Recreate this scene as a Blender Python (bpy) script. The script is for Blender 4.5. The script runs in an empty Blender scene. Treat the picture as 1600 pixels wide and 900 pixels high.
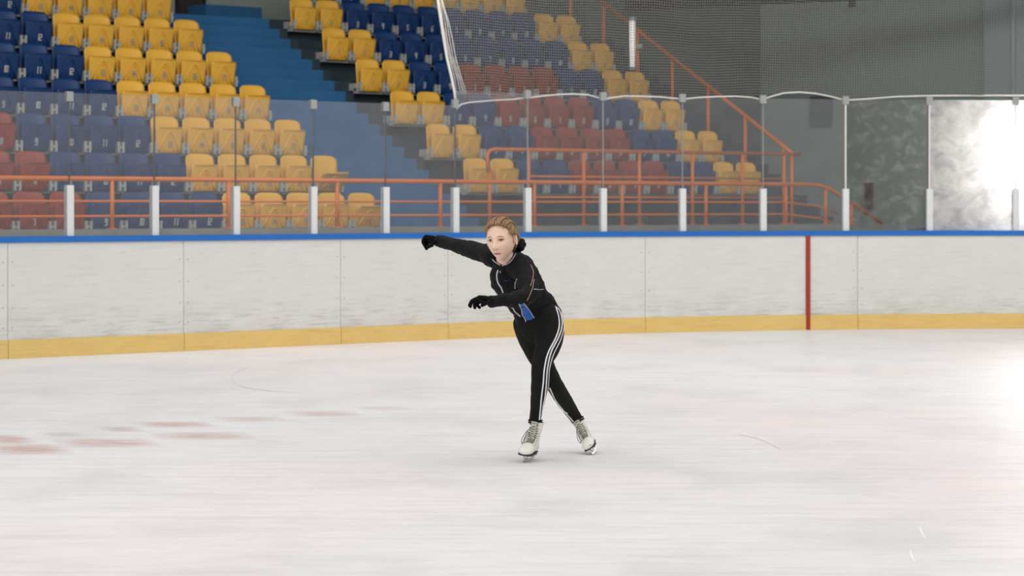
import bpy, bmesh, math, random
from math import sin, cos, pi, radians, sqrt, exp, tan, atan2
from mathutils import Vector, Matrix, noise
from mathutils.bvhtree import BVHTree

random.seed(7)
SC = bpy.context.scene
COL = SC.collection

# ------------------------------------------------------------------ camera
F = 3957.0            # focal length in pixels of the 1600 px wide frame
H = 1.5               # lens height above the ice
HY = 322.0            # row of the horizon
cam_d = bpy.data.cameras.new('camera')
cam = bpy.data.objects.new('camera', cam_d); COL.objects.link(cam)
cam.location = (0, 0, H); cam.rotation_euler = (pi/2, 0, 0)
cam_d.sensor_width = 36; cam_d.lens = 36*F/1600
cam_d.shift_y = -(450-HY)/1600
cam_d.clip_end = 200
cam_d.dof.use_dof = True; cam_d.dof.focus_distance = 14.8; cam_d.dof.aperture_fstop = 4.3
SC.camera = cam

# ------------------------------------------------------------------ light
SC.view_settings.view_transform = 'Standard'; SC.view_settings.look = 'None'
SC.view_settings.gamma = 1; SC.view_settings.exposure = 0.0
SC.view_settings.use_curve_mapping = False
W = bpy.data.worlds.new('hall_air'); SC.world = W; W.use_nodes = True
W.node_tree.nodes['Background'].inputs[0].default_value = (0.93, 0.95, 1.0, 1)
W.node_tree.nodes['Background'].inputs[1].default_value = 0.42

def area(name, loc, rot, sx, sy, power, col=(1, 1, 1)):
    l = bpy.data.lights.new(name, 'AREA'); l.shape = 'RECTANGLE'; l.size = sx; l.size_y = sy
    l.energy = power; l.color = col
    o = bpy.data.objects.new(name, l); COL.objects.link(o); o.location = loc; o.rotation_euler = rot
    return o
area('roof_lights_over_ice', (-1, 13, 9), (0, 0, 0), 26, 16, 1750, (1.0, 0.975, 0.95))
area('added_key_behind', (-6, -8, 5), (radians(78), 0, radians(-12)), 20, 5, 1150, (1.0, 0.985, 0.97))  # key light added behind the camera, its source unseen
area('added_stand_fill', (3, 22, 9.2), (radians(50), 0, radians(-30)), 18, 3, 900, (1.0, 0.97, 0.92))  # fill added out of view, tilted to brighten the stand and wall

# ------------------------------------------------------------------ helpers
PH = 0.706            # direction of the stand's rows in plan
CP, SP = cos(PH), sin(PH)
def P(px, y, d):      # a point at distance d seen at (px, y)
    return Vector(((px-800)/F*d, d, H-(y-HY)/F*d))
def S(a, c, z):       # stand coordinates: a along the rows, c away from the rink
    return Vector((a*CP-c*SP, a*SP+c*CP, z))
def a_at(px, c):      # a of the point on line c seen in column px
    u = (px-800)/F
    return c*(u*CP+SP)/(CP-u*SP)
ZR = Matrix.Rotation(PH, 4, 'Z')

def mat(name, col, rough=0.6, metal=0.0, spec=0.5, noise_amt=0.0, nscale=8, bump=0.0, bscale=60, stretch=None, sheen=0):
    m = bpy.data.materials.new(name); m.use_nodes = True
    nt = m.node_tree; b = nt.nodes['Principled BSDF']
    b.inputs['Base Color'].default_value = (*col, 1); b.inputs['Roughness'].default_value = rough
    b.inputs['Metallic'].default_value = metal; b.inputs['Specular IOR Level'].default_value = spec
    if sheen: b.inputs['Sheen Weight'].default_value = sheen
    tc = nt.nodes.new('ShaderNodeTexCoord'); mp = nt.nodes.new('ShaderNodeMapping')
    nt.links.new(tc.outputs['Object'], mp.inputs[0])
    if stretch: mp.inputs['Scale'].default_value = stretch
    if noise_amt:
        n = nt.nodes.new('ShaderNodeTexNoise'); n.inputs['Scale'].default_value = nscale; n.inputs['Detail'].default_value = 5
        nt.links.new(mp.outputs[0], n.inputs['Vector'])
        r = nt.nodes.new('ShaderNodeMapRange'); r.inputs['From Min'].default_value = .25; r.inputs['From Max'].default_value = .75
        r.inputs['To Min'].default_value = 1-noise_amt; r.inputs['To Max'].default_value = 1+noise_amt*.6
        nt.links.new(n.outputs['Fac'], r.inputs['Value'])
        h = nt.nodes.new('ShaderNodeVectorMath'); h.operation = 'SCALE'; h.inputs[0].default_value = col
        nt.links.new(r.outputs[0], h.inputs['Scale']); nt.links.new(h.outputs[0], b.inputs['Base Color'])
    if bump:
        n = nt.nodes.new('ShaderNodeTexNoise'); n.inputs['Scale'].default_value = bscale; n.inputs['Detail'].default_value = 3
        nt.links.new(mp.outputs[0], n.inputs['Vector'])
        bp = nt.nodes.new('ShaderNodeBump'); bp.inputs['Strength'].default_value = bump; bp.inputs['Distance'].default_value = .01
        nt.links.new(n.outputs['Fac'], bp.inputs['Height']); nt.links.new(bp.outputs[0], b.inputs['Normal'])
    return m
def srgb(r, g, b):
    f = lambda v: (v/255/12.92) if v/255 <= .04045 else ((v/255+.055)/1.055)**2.4
    return (f(r), f(g), f(b))

M = {}
M['yellow'] = mat('yellow_plastic', srgb(240, 184, 66), .42, noise_amt=.08, nscale=5)
M['blue'] = mat('blue_plastic', srgb(10, 54, 108), .45, noise_amt=.12, nscale=5)
M['red'] = mat('red_plastic', srgb(150, 54, 24), .45, noise_amt=.1, nscale=5)
M['bracket'] = mat('bracket_grey', srgb(178, 180, 176), .5, noise_amt=.08)
M['digit'] = mat('digit_pale', srgb(205, 205, 200), .6)
M['digit_soft'] = mat('digit_grey', srgb(188, 176, 150), .6)
M['blue_steps'] = mat('blue_step_paint', srgb(52, 104, 148), .8, spec=.2, noise_amt=.12, nscale=1.5)
M['concrete'] = mat('raw_concrete', srgb(140, 142, 132), .9, noise_amt=.18, nscale=3)
M['dark_concrete'] = mat('dark_concrete', srgb(56, 68, 74), .9, spec=.2, noise_amt=.25, nscale=3)
M['orange'] = mat('orange_paint', srgb(226, 118, 10), .4, noise_amt=.1, nscale=4)
M['wall'] = mat('hall_wall', srgb(160, 174, 166), .9, spec=.2, noise_amt=.06, nscale=.7)
M['wall_dark'] = mat('hall_wall_back', srgb(150, 158, 150), .9, spec=.2, noise_amt=.06, nscale=.7)
M['column'] = mat('column_paint', srgb(172, 188, 190), .8, spec=.2, noise_amt=.05, nscale=1)
M['black'] = mat('black_steel', srgb(26, 26, 26), .7)
M['brown'] = mat('brown_door', srgb(48, 38, 34), .7)
M['post'] = mat('post_aluminium', srgb(214, 216, 216), .45, noise_amt=.05)
M['post_side'] = mat('post_aluminium_side', srgb(150, 154, 150), .5)
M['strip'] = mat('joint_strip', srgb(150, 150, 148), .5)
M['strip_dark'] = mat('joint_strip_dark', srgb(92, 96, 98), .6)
M['strip_lit'] = mat('joint_strip_lit', srgb(232, 224, 220), .5)  # floodlight scatter put into the colour of the joints near the glare
M['cap'] = mat('blue_cap_plastic', srgb(28, 104, 184), .35, noise_amt=.08, nscale=3)
M['line_red'] = mat('goal_line_red', srgb(158, 48, 30), .5, noise_amt=.12, nscale=6)
M['net'] = mat('net_cord', srgb(120, 119, 116), .9, spec=.1)
M['rope'] = mat('net_rope', srgb(226, 222, 216), .8)

def board_mat(name, base, dirt_col, dirt):
    m = mat(name, base, .42)
    nt = m.node_tree; b = nt.nodes['Principled BSDF']; L = nt.links.new
    tc = nt.nodes.new('ShaderNodeTexCoord')
    sx = nt.nodes.new('ShaderNodeSeparateXYZ'); L(tc.outputs['Object'], sx.inputs[0])
    def nz(scale, st, lo, hi, det=6, dist=0.0):
        mp = nt.nodes.new('ShaderNodeMapping'); mp.inputs['Scale'].default_value = st
        L(tc.outputs['Object'], mp.inputs[0])
        n = nt.nodes.new('ShaderNodeTexNoise'); n.inputs['Scale'].default_value = scale; n.inputs['Detail'].default_value = det
        n.inputs['Roughness'].default_value = .65; n.inputs['Distortion'].default_value = dist
        L(mp.outputs[0], n.inputs['Vector'])
        r = nt.nodes.new('ShaderNodeMapRange'); r.inputs['From Min'].default_value = lo; r.inputs['From Max'].default_value = hi
        L(n.outputs['Fac'], r.inputs['Value']); return r.outputs[0]
    smear = nz(3.2, (1, 1, 14), .50, .85)
    spots = nz(14, (1, 1, 1.6), .62, .76)
    cloud = nz(2.6, (1, 1, 1.5), .35, .75)
    low = nt.nodes.new('ShaderNodeMapRange'); low.inputs['From Min'].default_value = .55; low.inputs['From Max'].default_value = .15
    low.inputs['To Min'].default_value = .35; low.inputs['To Max'].default_value = 1.25
    L(sx.outputs['Z'], low.inputs['Value'])
    def math_(op, a, c):
        n = nt.nodes.new('ShaderNodeMath'); n.operation = op
        for i, v in enumerate((a, c)):
            if isinstance(v, (int, float)): n.inputs[i].default_value = v
            else: L(v, n.inputs[i])
        return n.outputs[0]
    s = math_('ADD', math_('MULTIPLY', smear, .55), math_('MULTIPLY', spots, .35))
    s = math_('ADD', s, math_('MULTIPLY', cloud, .20))
    s = math_('MULTIPLY', math_('MULTIPLY', s, low.outputs[0]), dirt)
    mx = nt.nodes.new('ShaderNodeMix'); mx.data_type = 'RGBA'; mx.clamp_factor = True
    mx.inputs[6].default_value = (*base, 1); mx.inputs[7].default_value = (*dirt_col, 1)
    L(s, mx.inputs[0]); L(mx.outputs[2], b.inputs['Base Color'])
    return m
M['board'] = board_mat('dasher_board', srgb(214, 214, 210), srgb(120, 118, 100), 1.15)
M['kick'] = board_mat('kick_plate_yellow', srgb(222, 190, 116), srgb(150, 112, 40), .6)

def ice_mat():
    m = bpy.data.materials.new('rink_ice'); m.use_nodes = True; nt = m.node_tree; b = nt.nodes['Principled BSDF']; L = nt.links.new
    tc = nt.nodes.new('ShaderNodeTexCoord')
    def nz(scale, st, rot, lo, hi, det=6):
        mp = nt.nodes.new('ShaderNodeMapping'); mp.inputs['Scale'].default_value = st; mp.inputs['Rotation'].default_value = (0, 0, rot)
        L(tc.outputs['Object'], mp.inputs[0])
        n = nt.nodes.new('ShaderNodeTexNoise'); n.inputs['Scale'].default_value = scale; n.inputs['Detail'].default_value = det
        n.inputs['Roughness'].default_value = .6; L(mp.outputs[0], n.inputs['Vector'])
        r = nt.nodes.new('ShaderNodeMapRange'); r.inputs['From Min'].default_value = lo; r.inputs['From Max'].default_value = hi
        L(n.outputs['Fac'], r.inputs['Value']); return r.outputs[0]
    def mixc(f, a, c):
        mx = nt.nodes.new('ShaderNodeMix'); mx.data_type = 'RGBA'
        for i, v in ((0, f), (6, a), (7, c)):
            if isinstance(v, tuple): mx.inputs[i].default_value = (*v, 1)
            else: L(v, mx.inputs[i])
        return mx.outputs[2]
    def mul(a, k):
        n = nt.nodes.new('ShaderNodeMath'); n.operation = 'MULTIPLY'; L(a, n.inputs[0])
        if isinstance(k, float): n.inputs[1].default_value = k
        else: L(k, n.inputs[1])
        return n.outputs[0]
    tint = nz(.22, (1, .45, 1), .3, .4, .62, 2)
    c = mixc(tint, srgb(230, 230, 229), srgb(235, 225, 223))
    c = mixc(mul(nz(1.1, (1, .6, 1), .2, .48, .72), .55), c, srgb(202, 202, 202))
    c = mixc(mul(nz(.9, (1, 8, 1), .15, .46, .70), .38), c, srgb(200, 197, 195))
    c = mixc(mul(nz(3, (1, 14, 1), -.12, .5, .72), .45), c, srgb(190, 188, 188))
    # fine skate scratches, in several directions
    for rot, sc in ((.3, 7), (-.5, 9), (1.25, 8), (-1.2, 7), (.05, 12)):
        c = mixc(mul(mul(nz(sc, (1, 26, 1), rot, .60, .72, 3), nz(.7, (1, 1, 1), rot, .38, .60, 2)), .6), c, srgb(246, 244, 242) if rot > 0 else srgb(186, 182, 178))
    L(c, b.inputs['Base Color'])
    b.inputs['Roughness'].default_value = .36; b.inputs['Specular IOR Level'].default_value = .06
    n = nt.nodes.new('ShaderNodeTexNoise'); n.inputs['Scale'].default_value = 5; n.inputs['Detail'].default_value = 8
    mp = nt.nodes.new('ShaderNodeMapping'); mp.inputs['Scale'].default_value = (1, 5, 1); L(tc.outputs['Object'], mp.inputs[0]); L(mp.outputs[0], n.inputs['Vector'])
    bp = nt.nodes.new('ShaderNodeBump'); bp.inputs['Strength'].default_value = .18; bp.inputs['Distance'].default_value = .01
    L(n.outputs['Fac'], bp.inputs['Height']); L(bp.outputs[0], b.inputs['Normal'])
    return m
M['ice'] = ice_mat()

def glass_mat(name, haze, col, scratch, back=.5, ns=3.0, lo=.4, hi=.72):
    m = bpy.data.materials.new(name); m.use_nodes = True; nt = m.node_tree; L = nt.links.new
    for n in list(nt.nodes): nt.nodes.remove(n)
    out = nt.nodes.new('ShaderNodeOutputMaterial'); tr = nt.nodes.new('ShaderNodeBsdfTransparent')
    df = nt.nodes.new('ShaderNodeBsdfDiffuse'); df.inputs[0].default_value = (*col, 1)
    tl = nt.nodes.new('ShaderNodeBsdfTranslucent'); tl.inputs[0].default_value = (.9, .88, .87, 1)
    ad = nt.nodes.new('ShaderNodeMixShader'); ad.inputs[0].default_value = back
    L(df.outputs[0], ad.inputs[1]); L(tl.outputs[0], ad.inputs[2])
    tc = nt.nodes.new('ShaderNodeTexCoord'); mp = nt.nodes.new('ShaderNodeMapping')
    mp.inputs['Rotation'].default_value = (0, .5, 0); mp.inputs['Scale'].default_value = (1, 1, 1.3)
    L(tc.outputs['Object'], mp.inputs[0])
    n = nt.nodes.new('ShaderNodeTexNoise'); n.inputs['Scale'].default_value = ns; n.inputs['Detail'].default_value = 8
    n.inputs['Roughness'].default_value = .68; n.inputs['Distortion'].default_value = .6; L(mp.outputs[0], n.inputs['Vector'])
    r = nt.nodes.new('ShaderNodeMapRange'); r.inputs['From Min'].default_value = lo; r.inputs['From Max'].default_value = hi
    r.inputs['To Min'].default_value = haze; r.inputs['To Max'].default_value = haze+scratch
    L(n.outputs['Fac'], r.inputs['Value'])
    mx = nt.nodes.new('ShaderNodeMixShader'); L(r.outputs[0], mx.inputs[0]); L(tr.outputs[0], mx.inputs[1]); L(ad.outputs[0], mx.inputs[2])
    gl = nt.nodes.new('ShaderNodeBsdfGlossy'); gl.inputs['Roughness'].default_value = .05
    fr = nt.nodes.new('ShaderNodeFresnel'); fr.inputs[0].default_value = 1.35
    m2 = nt.nodes.new('ShaderNodeMixShader'); k = nt.nodes.new('ShaderNodeMath'); k.operation = 'MULTIPLY'; k.inputs[1].default_value = .6
    L(fr.outputs[0], k.inputs[0]); L(k.outputs[0], m2.inputs[0]); L(mx.outputs[0], m2.inputs[1]); L(gl.outputs[0], m2.inputs[2])
    L(m2.outputs[0], out.inputs[0]); return m
M['glass'] = glass_mat('shield_glass_clear', .085, (.80, .82, .86), .03)
M['glass_worn'] = glass_mat('shield_glass_scratched', .07, (.80, .82, .82), .26, .93, 7.0, .48, .75)
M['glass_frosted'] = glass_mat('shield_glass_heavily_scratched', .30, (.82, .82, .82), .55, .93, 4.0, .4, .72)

def emis(name, col, s):
    m = bpy.data.materials.new(name); m.use_nodes = True; nt = m.node_tree
    b = nt.nodes['Principled BSDF']; b.inputs['Emission Color'].default_value = (*col, 1); b.inputs['Emission Strength'].default_value = s
    b.inputs['Base Color'].default_value = (*col, 1); return m

# mesh collector
class MB:
    def __init__(s): s.v = []; s.f = []; s.sm = []
    def add(s, vs, fs, smooth=False):
        o = len(s.v); s.v += [Vector(v) for v in vs]; s.f += [tuple(i+o for i in f) for f in fs]; s.sm += [smooth]*len(fs)
    def box(s, x0, x1, y0, y1, z0, z1, M4=None):
        vs = [Vector((x, y, z)) for z in (z0, z1) for y in (y0, y1) for x in (x0, x1)]
        if M4: vs = [M4 @ v for v in vs]
        s.add(vs, [(0, 2, 3, 1), (4, 5, 7, 6), (0, 1, 5, 4), (2, 6, 7, 3), (0, 4, 6, 2), (1, 3, 7, 5)])
    def sbox(s, a0, a1, c0, c1, z0, z1):     # box in stand coordinates
        vs = [S(a, c, z) for z in (z0, z1) for c in (c0, c1) for a in (a0, a1)]
        s.add(vs, [(0, 2, 3, 1), (4, 5, 7, 6), (0, 1, 5, 4), (2, 6, 7, 3), (0, 4, 6, 2), (1, 3, 7, 5)])
    def tube(s, pts, r, n=8, smooth=True, closed=False, rad=None):
        pts = [Vector(p) for p in pts]; N = len(pts); rings = []
        ref = None
        for i, p in enumerate(pts):
            if closed: t = (pts[(i+1) % N]-pts[i-1])
            else: t = (pts[min(i+1, N-1)]-pts[max(i-1, 0)])
            t.normalize()
            if ref is None:
                ref = Vector((0, 0, 1)) if abs(t.z) < .9 else Vector((1, 0, 0))
            u = (ref-t*ref.dot(t)).normalized(); ref = u; w = t.cross(u)
            rr = rad[i] if rad else r
            rings.append([p+(u*cos(2*pi*k/n)+w*sin(2*pi*k/n))*rr for k in range(n)])
        vs = [v for rg in rings for v in rg]; fs = []
        R = N if closed else N-1
        for i in range(R):
            for k in range(n):
                a = i*n+k; b = i*n+(k+1) % n; c = ((i+1) % N)*n+(k+1) % n; d = ((i+1) % N)*n+k
                fs.append((a, b, c, d))
        if not closed: fs += [tuple(range(n-1, -1, -1)), tuple((N-1)*n+k for k in range(n))]
        s.add(vs, fs, smooth)
    def loft(s, secs, n=20, ref=Vector((0, 0, 1))):
        # secs: (centre, axis u, axis v, ru, rv) rings
        vs = []; fs = []; N = len(secs)
        for c, u, v, ru, rv in secs:
            for k in range(n):
                t = 2*pi*k/n; vs.append(c+u*cos(t)*ru+v*sin(t)*rv)
        for i in range(N-1):
            for k in range(n):
                fs.append((i*n+k, i*n+(k+1) % n, (i+1)*n+(k+1) % n, (i+1)*n+k))
        fs += [tuple(range(n-1, -1, -1)), tuple((N-1)*n+k for k in range(n))]
        s.add(vs, fs, True)
    def ball(s, c, rx, ry, rz, rot=None, nu=20, nv=12):
        vs = []; fs = []
        for j in range(nv+1):
            ph = pi*j/nv
            for i in range(nu):
                t = 2*pi*i/nu; q = Vector((rx*sin(ph)*cos(t), ry*sin(ph)*sin(t), rz*cos(ph)))
                if rot: q = rot @ q
                vs.append(Vector(c)+q)
        for j in range(nv):
            for i in range(nu):
                fs.append((j*nu+i, (j+1)*nu+i, (j+1)*nu+(i+1) % nu, j*nu+(i+1) % nu))
        s.add(vs, fs, True)
    def mesh(s, name, mats):
        me = bpy.data.meshes.new(name); me.from_pydata([tuple(v) for v in s.v], [], s.f)
        for m in (mats if isinstance(mats, (list, tuple)) else [mats]): me.materials.append(m)
        me.polygons.foreach_set('use_smooth', s.sm); me.validate()
        bm = bmesh.new(); bm.from_mesh(me); bmesh.ops.remove_doubles(bm, verts=bm.verts, dist=1e-6)
        bmesh.ops.recalc_face_normals(bm, faces=bm.faces); bm.to_mesh(me); bm.free()
        return me
    def build(s, name, m, parent=None):
        return put(name, s.mesh(name, m), parent)
def put(name, me, parent=None):
    o = bpy.data.objects.new(name, me); COL.objects.link(o)
    if parent: o.parent = parent; o.matrix_parent_inverse = parent.matrix_world.inverted() if False else Matrix()
    return o
def tag(o, label=None, cat=None, group=None, kind=None):
    if label: o['label'] = label
    if cat: o['category'] = cat
    if group: o['group'] = group
    if kind: o['kind'] = kind
    return o
def empty(name, loc=(0, 0, 0), rz=0):
    o = bpy.data.objects.new(name, None); COL.objects.link(o); o.location = loc; o.rotation_euler = (0, 0, rz); o.empty_display_size = .1
    return o
def child(mb, name, m, root):
    """mesh given in world space, parented to an empty that may be moved/turned"""
    inv = (Matrix.Translation(root.location) @ root.rotation_euler.to_matrix().to_4x4()).inverted()
    mb.v = [inv @ v for v in mb.v]
    return mb.build(name, m, root)
ORD = ['bottom', 'second', 'third', 'fourth', 'fifth', 'sixth', 'seventh', 'eighth', 'ninth', 'tenth', 'eleventh', 'twelfth', 'thirteenth', 'fourteenth', 'fifteenth', 'sixteenth']
CNT = ['first'] + ORD[1:]

# ------------------------------------------------------------------ boards curve
CB, X0C, RC = 22.15, -0.8, 11.0
def curve(s):                       # s = 0 where the straight side turns into the corner
    Y0 = (CB+X0C*SP)/CP
    if s < 0: p = (X0C+s*CP, Y0+s*SP); th = PH
    else:
        cx = X0C+RC*SP; cy = Y0-RC*CP; th = PH-s/RC; p = (cx-RC*sin(th), cy+RC*cos(th))
    return p, th
def C(s, off, z):
    (x, y), th = curve(s); return Vector((x-sin(th)*off, y+cos(th)*off, z))
def s_at(px, off=0):
    lo, hi = -13.0, 13.0
    for _ in range(50):
        m = (lo+hi)/2; p = C(m, off, 0)
        if 800+F*p.x/p.y < px: lo = m
        else: hi = m
    return (lo+hi)/2
def strip(mb, s0, s1, o0, o1, z0, z1, step=.25, smooth=False):
    n = max(1, int(abs(s1-s0)/step)); vs = []; fs = []
    for i in range(n+1):
        s = s0+(s1-s0)*i/n; vs += [C(s, o0, z0), C(s, o1, z0), C(s, o1, z1), C(s, o0, z1)]
    for i in range(n):
        for k in range(4): fs.append((i*4+k, i*4+(k+1) % 4, (i+1)*4+(k+1) % 4, (i+1)*4+k))
    fs += [(3, 2, 1, 0), tuple(n*4+k for k in range(4))]
    mb.add(vs, fs, smooth)

# ------------------------------------------------------------------ the setting
def struct(mb, name, m): return tag(mb.build(name, m), kind='structure')
def floor_ice():
    # the ice sheet ends at the boards
    vs = []; fs = []; n = 90
    ss = [-14+28*i/n for i in range(n+1)]
    for s in ss: vs.append(C(s, 0.03, 0))
    for s in ss: p = C(s, 0.03, 0); vs.append(Vector((p.x*1.0 if False else -14+ (s+14), -3, 0)))
    for i in range(n): fs.append((i, i+1, n+2+i, n+1+i))
    mb = MB(); mb.add(vs, fs); o = mb.build('floor', M['ice']); tag(o, kind='structure')
    return o
floor_ice()
mb = MB()
vs = []; fs = []; n = 60
for i in range(n+1):
    s = -14+28*i/n; a = C(s, .02, -.02); vs += [a, Vector((a.x*2.2, 62, -.02))]
for i in range(n): fs.append((2*i, 2*i+1, 2*i+3, 2*i+2))
mb.add(vs, fs); struct(mb, 'floor_concourse', M['concrete'])

C0, T, Z0R, RR, PT = 25.903, 0.812, 1.669, 0.488, 0.48
AL, AR, AE = 19.76, 21.837, 27.56
TREAD0 = Z0R-.815
def riser(i): return C0+(i-1)*T+.10      # front edge of tier i
A_W = 32.8                                # side wall of the hall
C_W = 33.3                                # wall behind the stand
mb = MB(); mb.sbox(4, A_W+.3, C_W, C_W+.3, -.02, 9.5); struct(mb, 'wall_back', M['wall_dark'])
mb = MB(); mb.sbox(A_W, A_W+.3, 14, C_W-.001, -.02, 9.5); struct(mb, 'wall_right', M['wall'])
mb = MB(); mb.sbox(4, A_W+.3, 25.5, C_W+.3, 9.5, 9.7); struct(mb, 'ceiling', M['dark_concrete'])

mb = MB(); mb.sbox(AE+1.02, A_W-.01, 31.6, C_W-.01, -.02, 9.49); struct(mb, 'wall_far', mat('wall_far_dark', srgb(96, 104, 98), .9, spec=.2, noise_amt=.08, nscale=.8))  # darker block added in front of the back wall's right part
# tiers of the stand
def tiers(name, a0, a1, rows, label):
    t = empty(name, S(a0, riser(rows[0]), 0), PH); tag(t, kind='structure')
    for i in rows:
        b = MB(); b.sbox(a0, a1, riser(i), riser(i+1) if i < rows[-1] else C_W-.002, -.02, TREAD0+RR*i)
        child(b, 'tier', M['dark_concrete'], t)
tiers('trim_1', AL-16*PT, AL+.02, range(0, 8), '')
tiers('trim_2', AR-.1, AE+.12, range(1, 8), '')
# stairway between the blocks and at the far end
def stairs(name, a0, a1, m, n0=3, n1=21, side=None):
    t = empty(name, S(a0, riser(0), 0), PH); tag(t, kind='structure')
    for n in range(n0, n1+1):
        c0 = C0+(n/3-1)*T+.10; c1 = c0+T/3 if n < n1 else C_W-.002
        b = MB(); b.sbox(a0, a1, c0, c1, -.02, TREAD0+RR/3*n); child(b, 'step', m, t)
stairs('stair_1', AL+.021, AR-.24, M['blue_steps'])
stairs('stair_2', AR-.239, AR-.101, M['dark_concrete'])
stairs('stair_3', AE+.121, AE+1.0, M['dark_concrete'], 3, 21)
# raised front walkway slab in front of the stand
mb = MB(); mb.sbox(AL-16*PT, AL+.021, 24.55, riser(0)+.30, -.02, 1.235); struct(mb, 'trim_3', M['concrete'])
mb = MB(); mb.sbox(AL+.022, AE+1.0, 24.55, riser(1)-.001, -.02, 1.235); struct(mb, 'trim_4', M['concrete'])
mb = MB(); mb.sbox(AE+1.001, A_W-.001, 24.55, 25.4, -.02, 1.17); struct(mb, 'trim_5', M['dark_concrete'])
# blue upper steps and the dark doorway at the head of the stair
zl = TREAD0+RR/3*21
mb = MB()
a1 = a_at(447, 32.6)
mb.sbox(a_at(386, 32.4), AR-.12, 32.4, 32.75, zl+.001, zl+.10); mb.sbox(a_at(412, 32.7), AR-.12, 32.75, 33.29, zl+.001, zl+.34)
tag(mb.build('landing_step', M['blue_steps']), 'blue upper steps at the head of the stairway against the wall', 'steps')
d = empty('door_1', S(a_at(293, C_W), C_W-.03, zl), PH); tag(d, kind='structure')
b = MB(); b.sbox(a_at(277, C_W), a_at(314, C_W), C_W-.05, C_W-.005, zl+.005, zl+2.1); child(b, 'door_leaf', M['brown'], d)
b = MB(); b.sbox(a_at(273, C_W), a_at(277, C_W), C_W-.07, C_W-.004, zl+.005, zl+2.18); b.sbox(a_at(314, C_W), a_at(318, C_W), C_W-.07, C_W-.004, zl+.005, zl+2.18)
b.sbox(a_at(273, C_W), a_at(318, C_W), C_W-.07, C_W-.004, zl+2.1, zl+2.18); child(b, 'door_frame', M['black'], d)
# pilaster and pipe on the side wall
def c_on_wall(px, a):      # c of the point of wall a seen at px
    u = (px-800)/F; return a*(CP-u*SP)/(u*CP+SP)
mb = MB(); mb.sbox(A_W-.25, A_W-.001, c_on_wall(1640, A_W), c_on_wall(1553, A_W), -.02, 9.49)
tag(mb.build('pilaster', M['column']), 'pale blue-grey wall pilaster at the right edge of the hall', 'column')
mb = MB(); p = S(A_W-.30, c_on_wall(1583, A_W-.3), 0)
mb.tube([p, p+Vector((0, 0, 9.4))], .035, 8); root = tag(mb.build('wall_pipe', M['column']), 'thin vertical pipe running up the pale pilaster', 'pipe')
# roof beam over the stand
mb = MB()
pa, pb = P(960, -22, 42), P(1420, -40, 42)
b0 = P(985, 3, 42.5); b1 = P(1345, -14, 40.5)
dx = (b1-b0).normalized(); up = Vector((0, 0, 1)); w = dx.cross(up).normalized()
vs = []
for e in (b0-dx*.05, b1+dx*3):
    for oz, ow in ((-.14, -.12), (-.14, .12), (.14, .12), (.14, -.12)): vs.append(e+up*oz+w*ow)
mb.add(vs, [(0, 1, 2, 3), (7, 6, 5, 4), (0, 4, 5, 1), (1, 5, 6, 2), (2, 6, 7, 3), (3, 7, 4, 0)])
beam = tag(mb.build('roof_beam', M['black']), 'dark steel roof beam crossing the top of the hall above the far railing', 'beam')
mb = MB(); q = P(1331, 11, 41); mb.box(q.x-.05, q.x+.05, q.y-.05, q.y+.05, q.z, q.z+.5); mb.build('beam_bracket', M['black'], beam)
e = (b1+b0)/2

# ------------------------------------------------------------------ dasher boards
S_L, S_R = s_at(-560), s_at(2120)
seams = [-560, -260, 12, 287, 532, 700, 1008, 1340, 1700, 2120]
ss = [s_at(x) for x in seams]
labs = ['white rink board panel beyond the left edge of the photo, farthest left', 'white rink board panel with brown-stained seam at the left edge of the rink wall',
        'scuffed white rink board panel under the red and blue seats',
        'scuffed white rink board panel under the yellow seats left of the stairway',
        'narrow white rink board panel behind the skater\'s outstretched arm',
        'white rink board panel directly behind the skater\'s back',
        'white rink board panel crossed by the red goal line',
        'white rink board panel at the far right under the glaring glass', 'white rink board panel past the right edge beyond the glaring glass']
for i in range(9):
    s0, s1 = ss[i]+.003, ss[i+1]-.003
    t = empty('rink_board', C((s0+s1)/2, 0, 0)); tag(t, labs[i], 'rink board', 'white dasher boards around the rink')
    b = MB(); strip(b, s0, s1, 0, .08, .001, 1.139); child(b, 'panel_face', M['board'], t)
    b = MB(); strip(b, s0, s1, -.014, -.001, .001, .182); child(b, 'kick_plate', M['kick'], t)
    for s in (s0+.05, s1-.05):
        for z in (.30, .5, .72, .95):
            b = MB(); b.ball(C(s, -.001, z), .007, .004, .007, nu=8, nv=6); child(b, 'bolt', M['post_side'], t)
    if i == 6:
        sg = s_at(1262); b = MB(); strip(b, sg-.028, sg+.028, -.018, -.0145, .001, 1.139); strip(b, sg-.028, sg+.028, -.0145, -.001, .183, 1.139)
        child(b, 'goal_line_stripe', M['line_red'], t)['label'] = 'dark red painted goal line stripe'
mb = MB(); strip(mb, S_L, S_R, -.02, .13, 1.14, 1.2, smooth=False)
tag(mb.build('cap_rail', M['cap']), 'blue plastic cap rail running along the top of the rink boards', 'cap rail')
mb = MB(); strip(mb, S_L, S_R, .085, .12, .0, 1.139)
tag(mb.build('board_backing', M['dark_concrete']), 'dark backing frame behind the white rink boards', 'backing')

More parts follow.
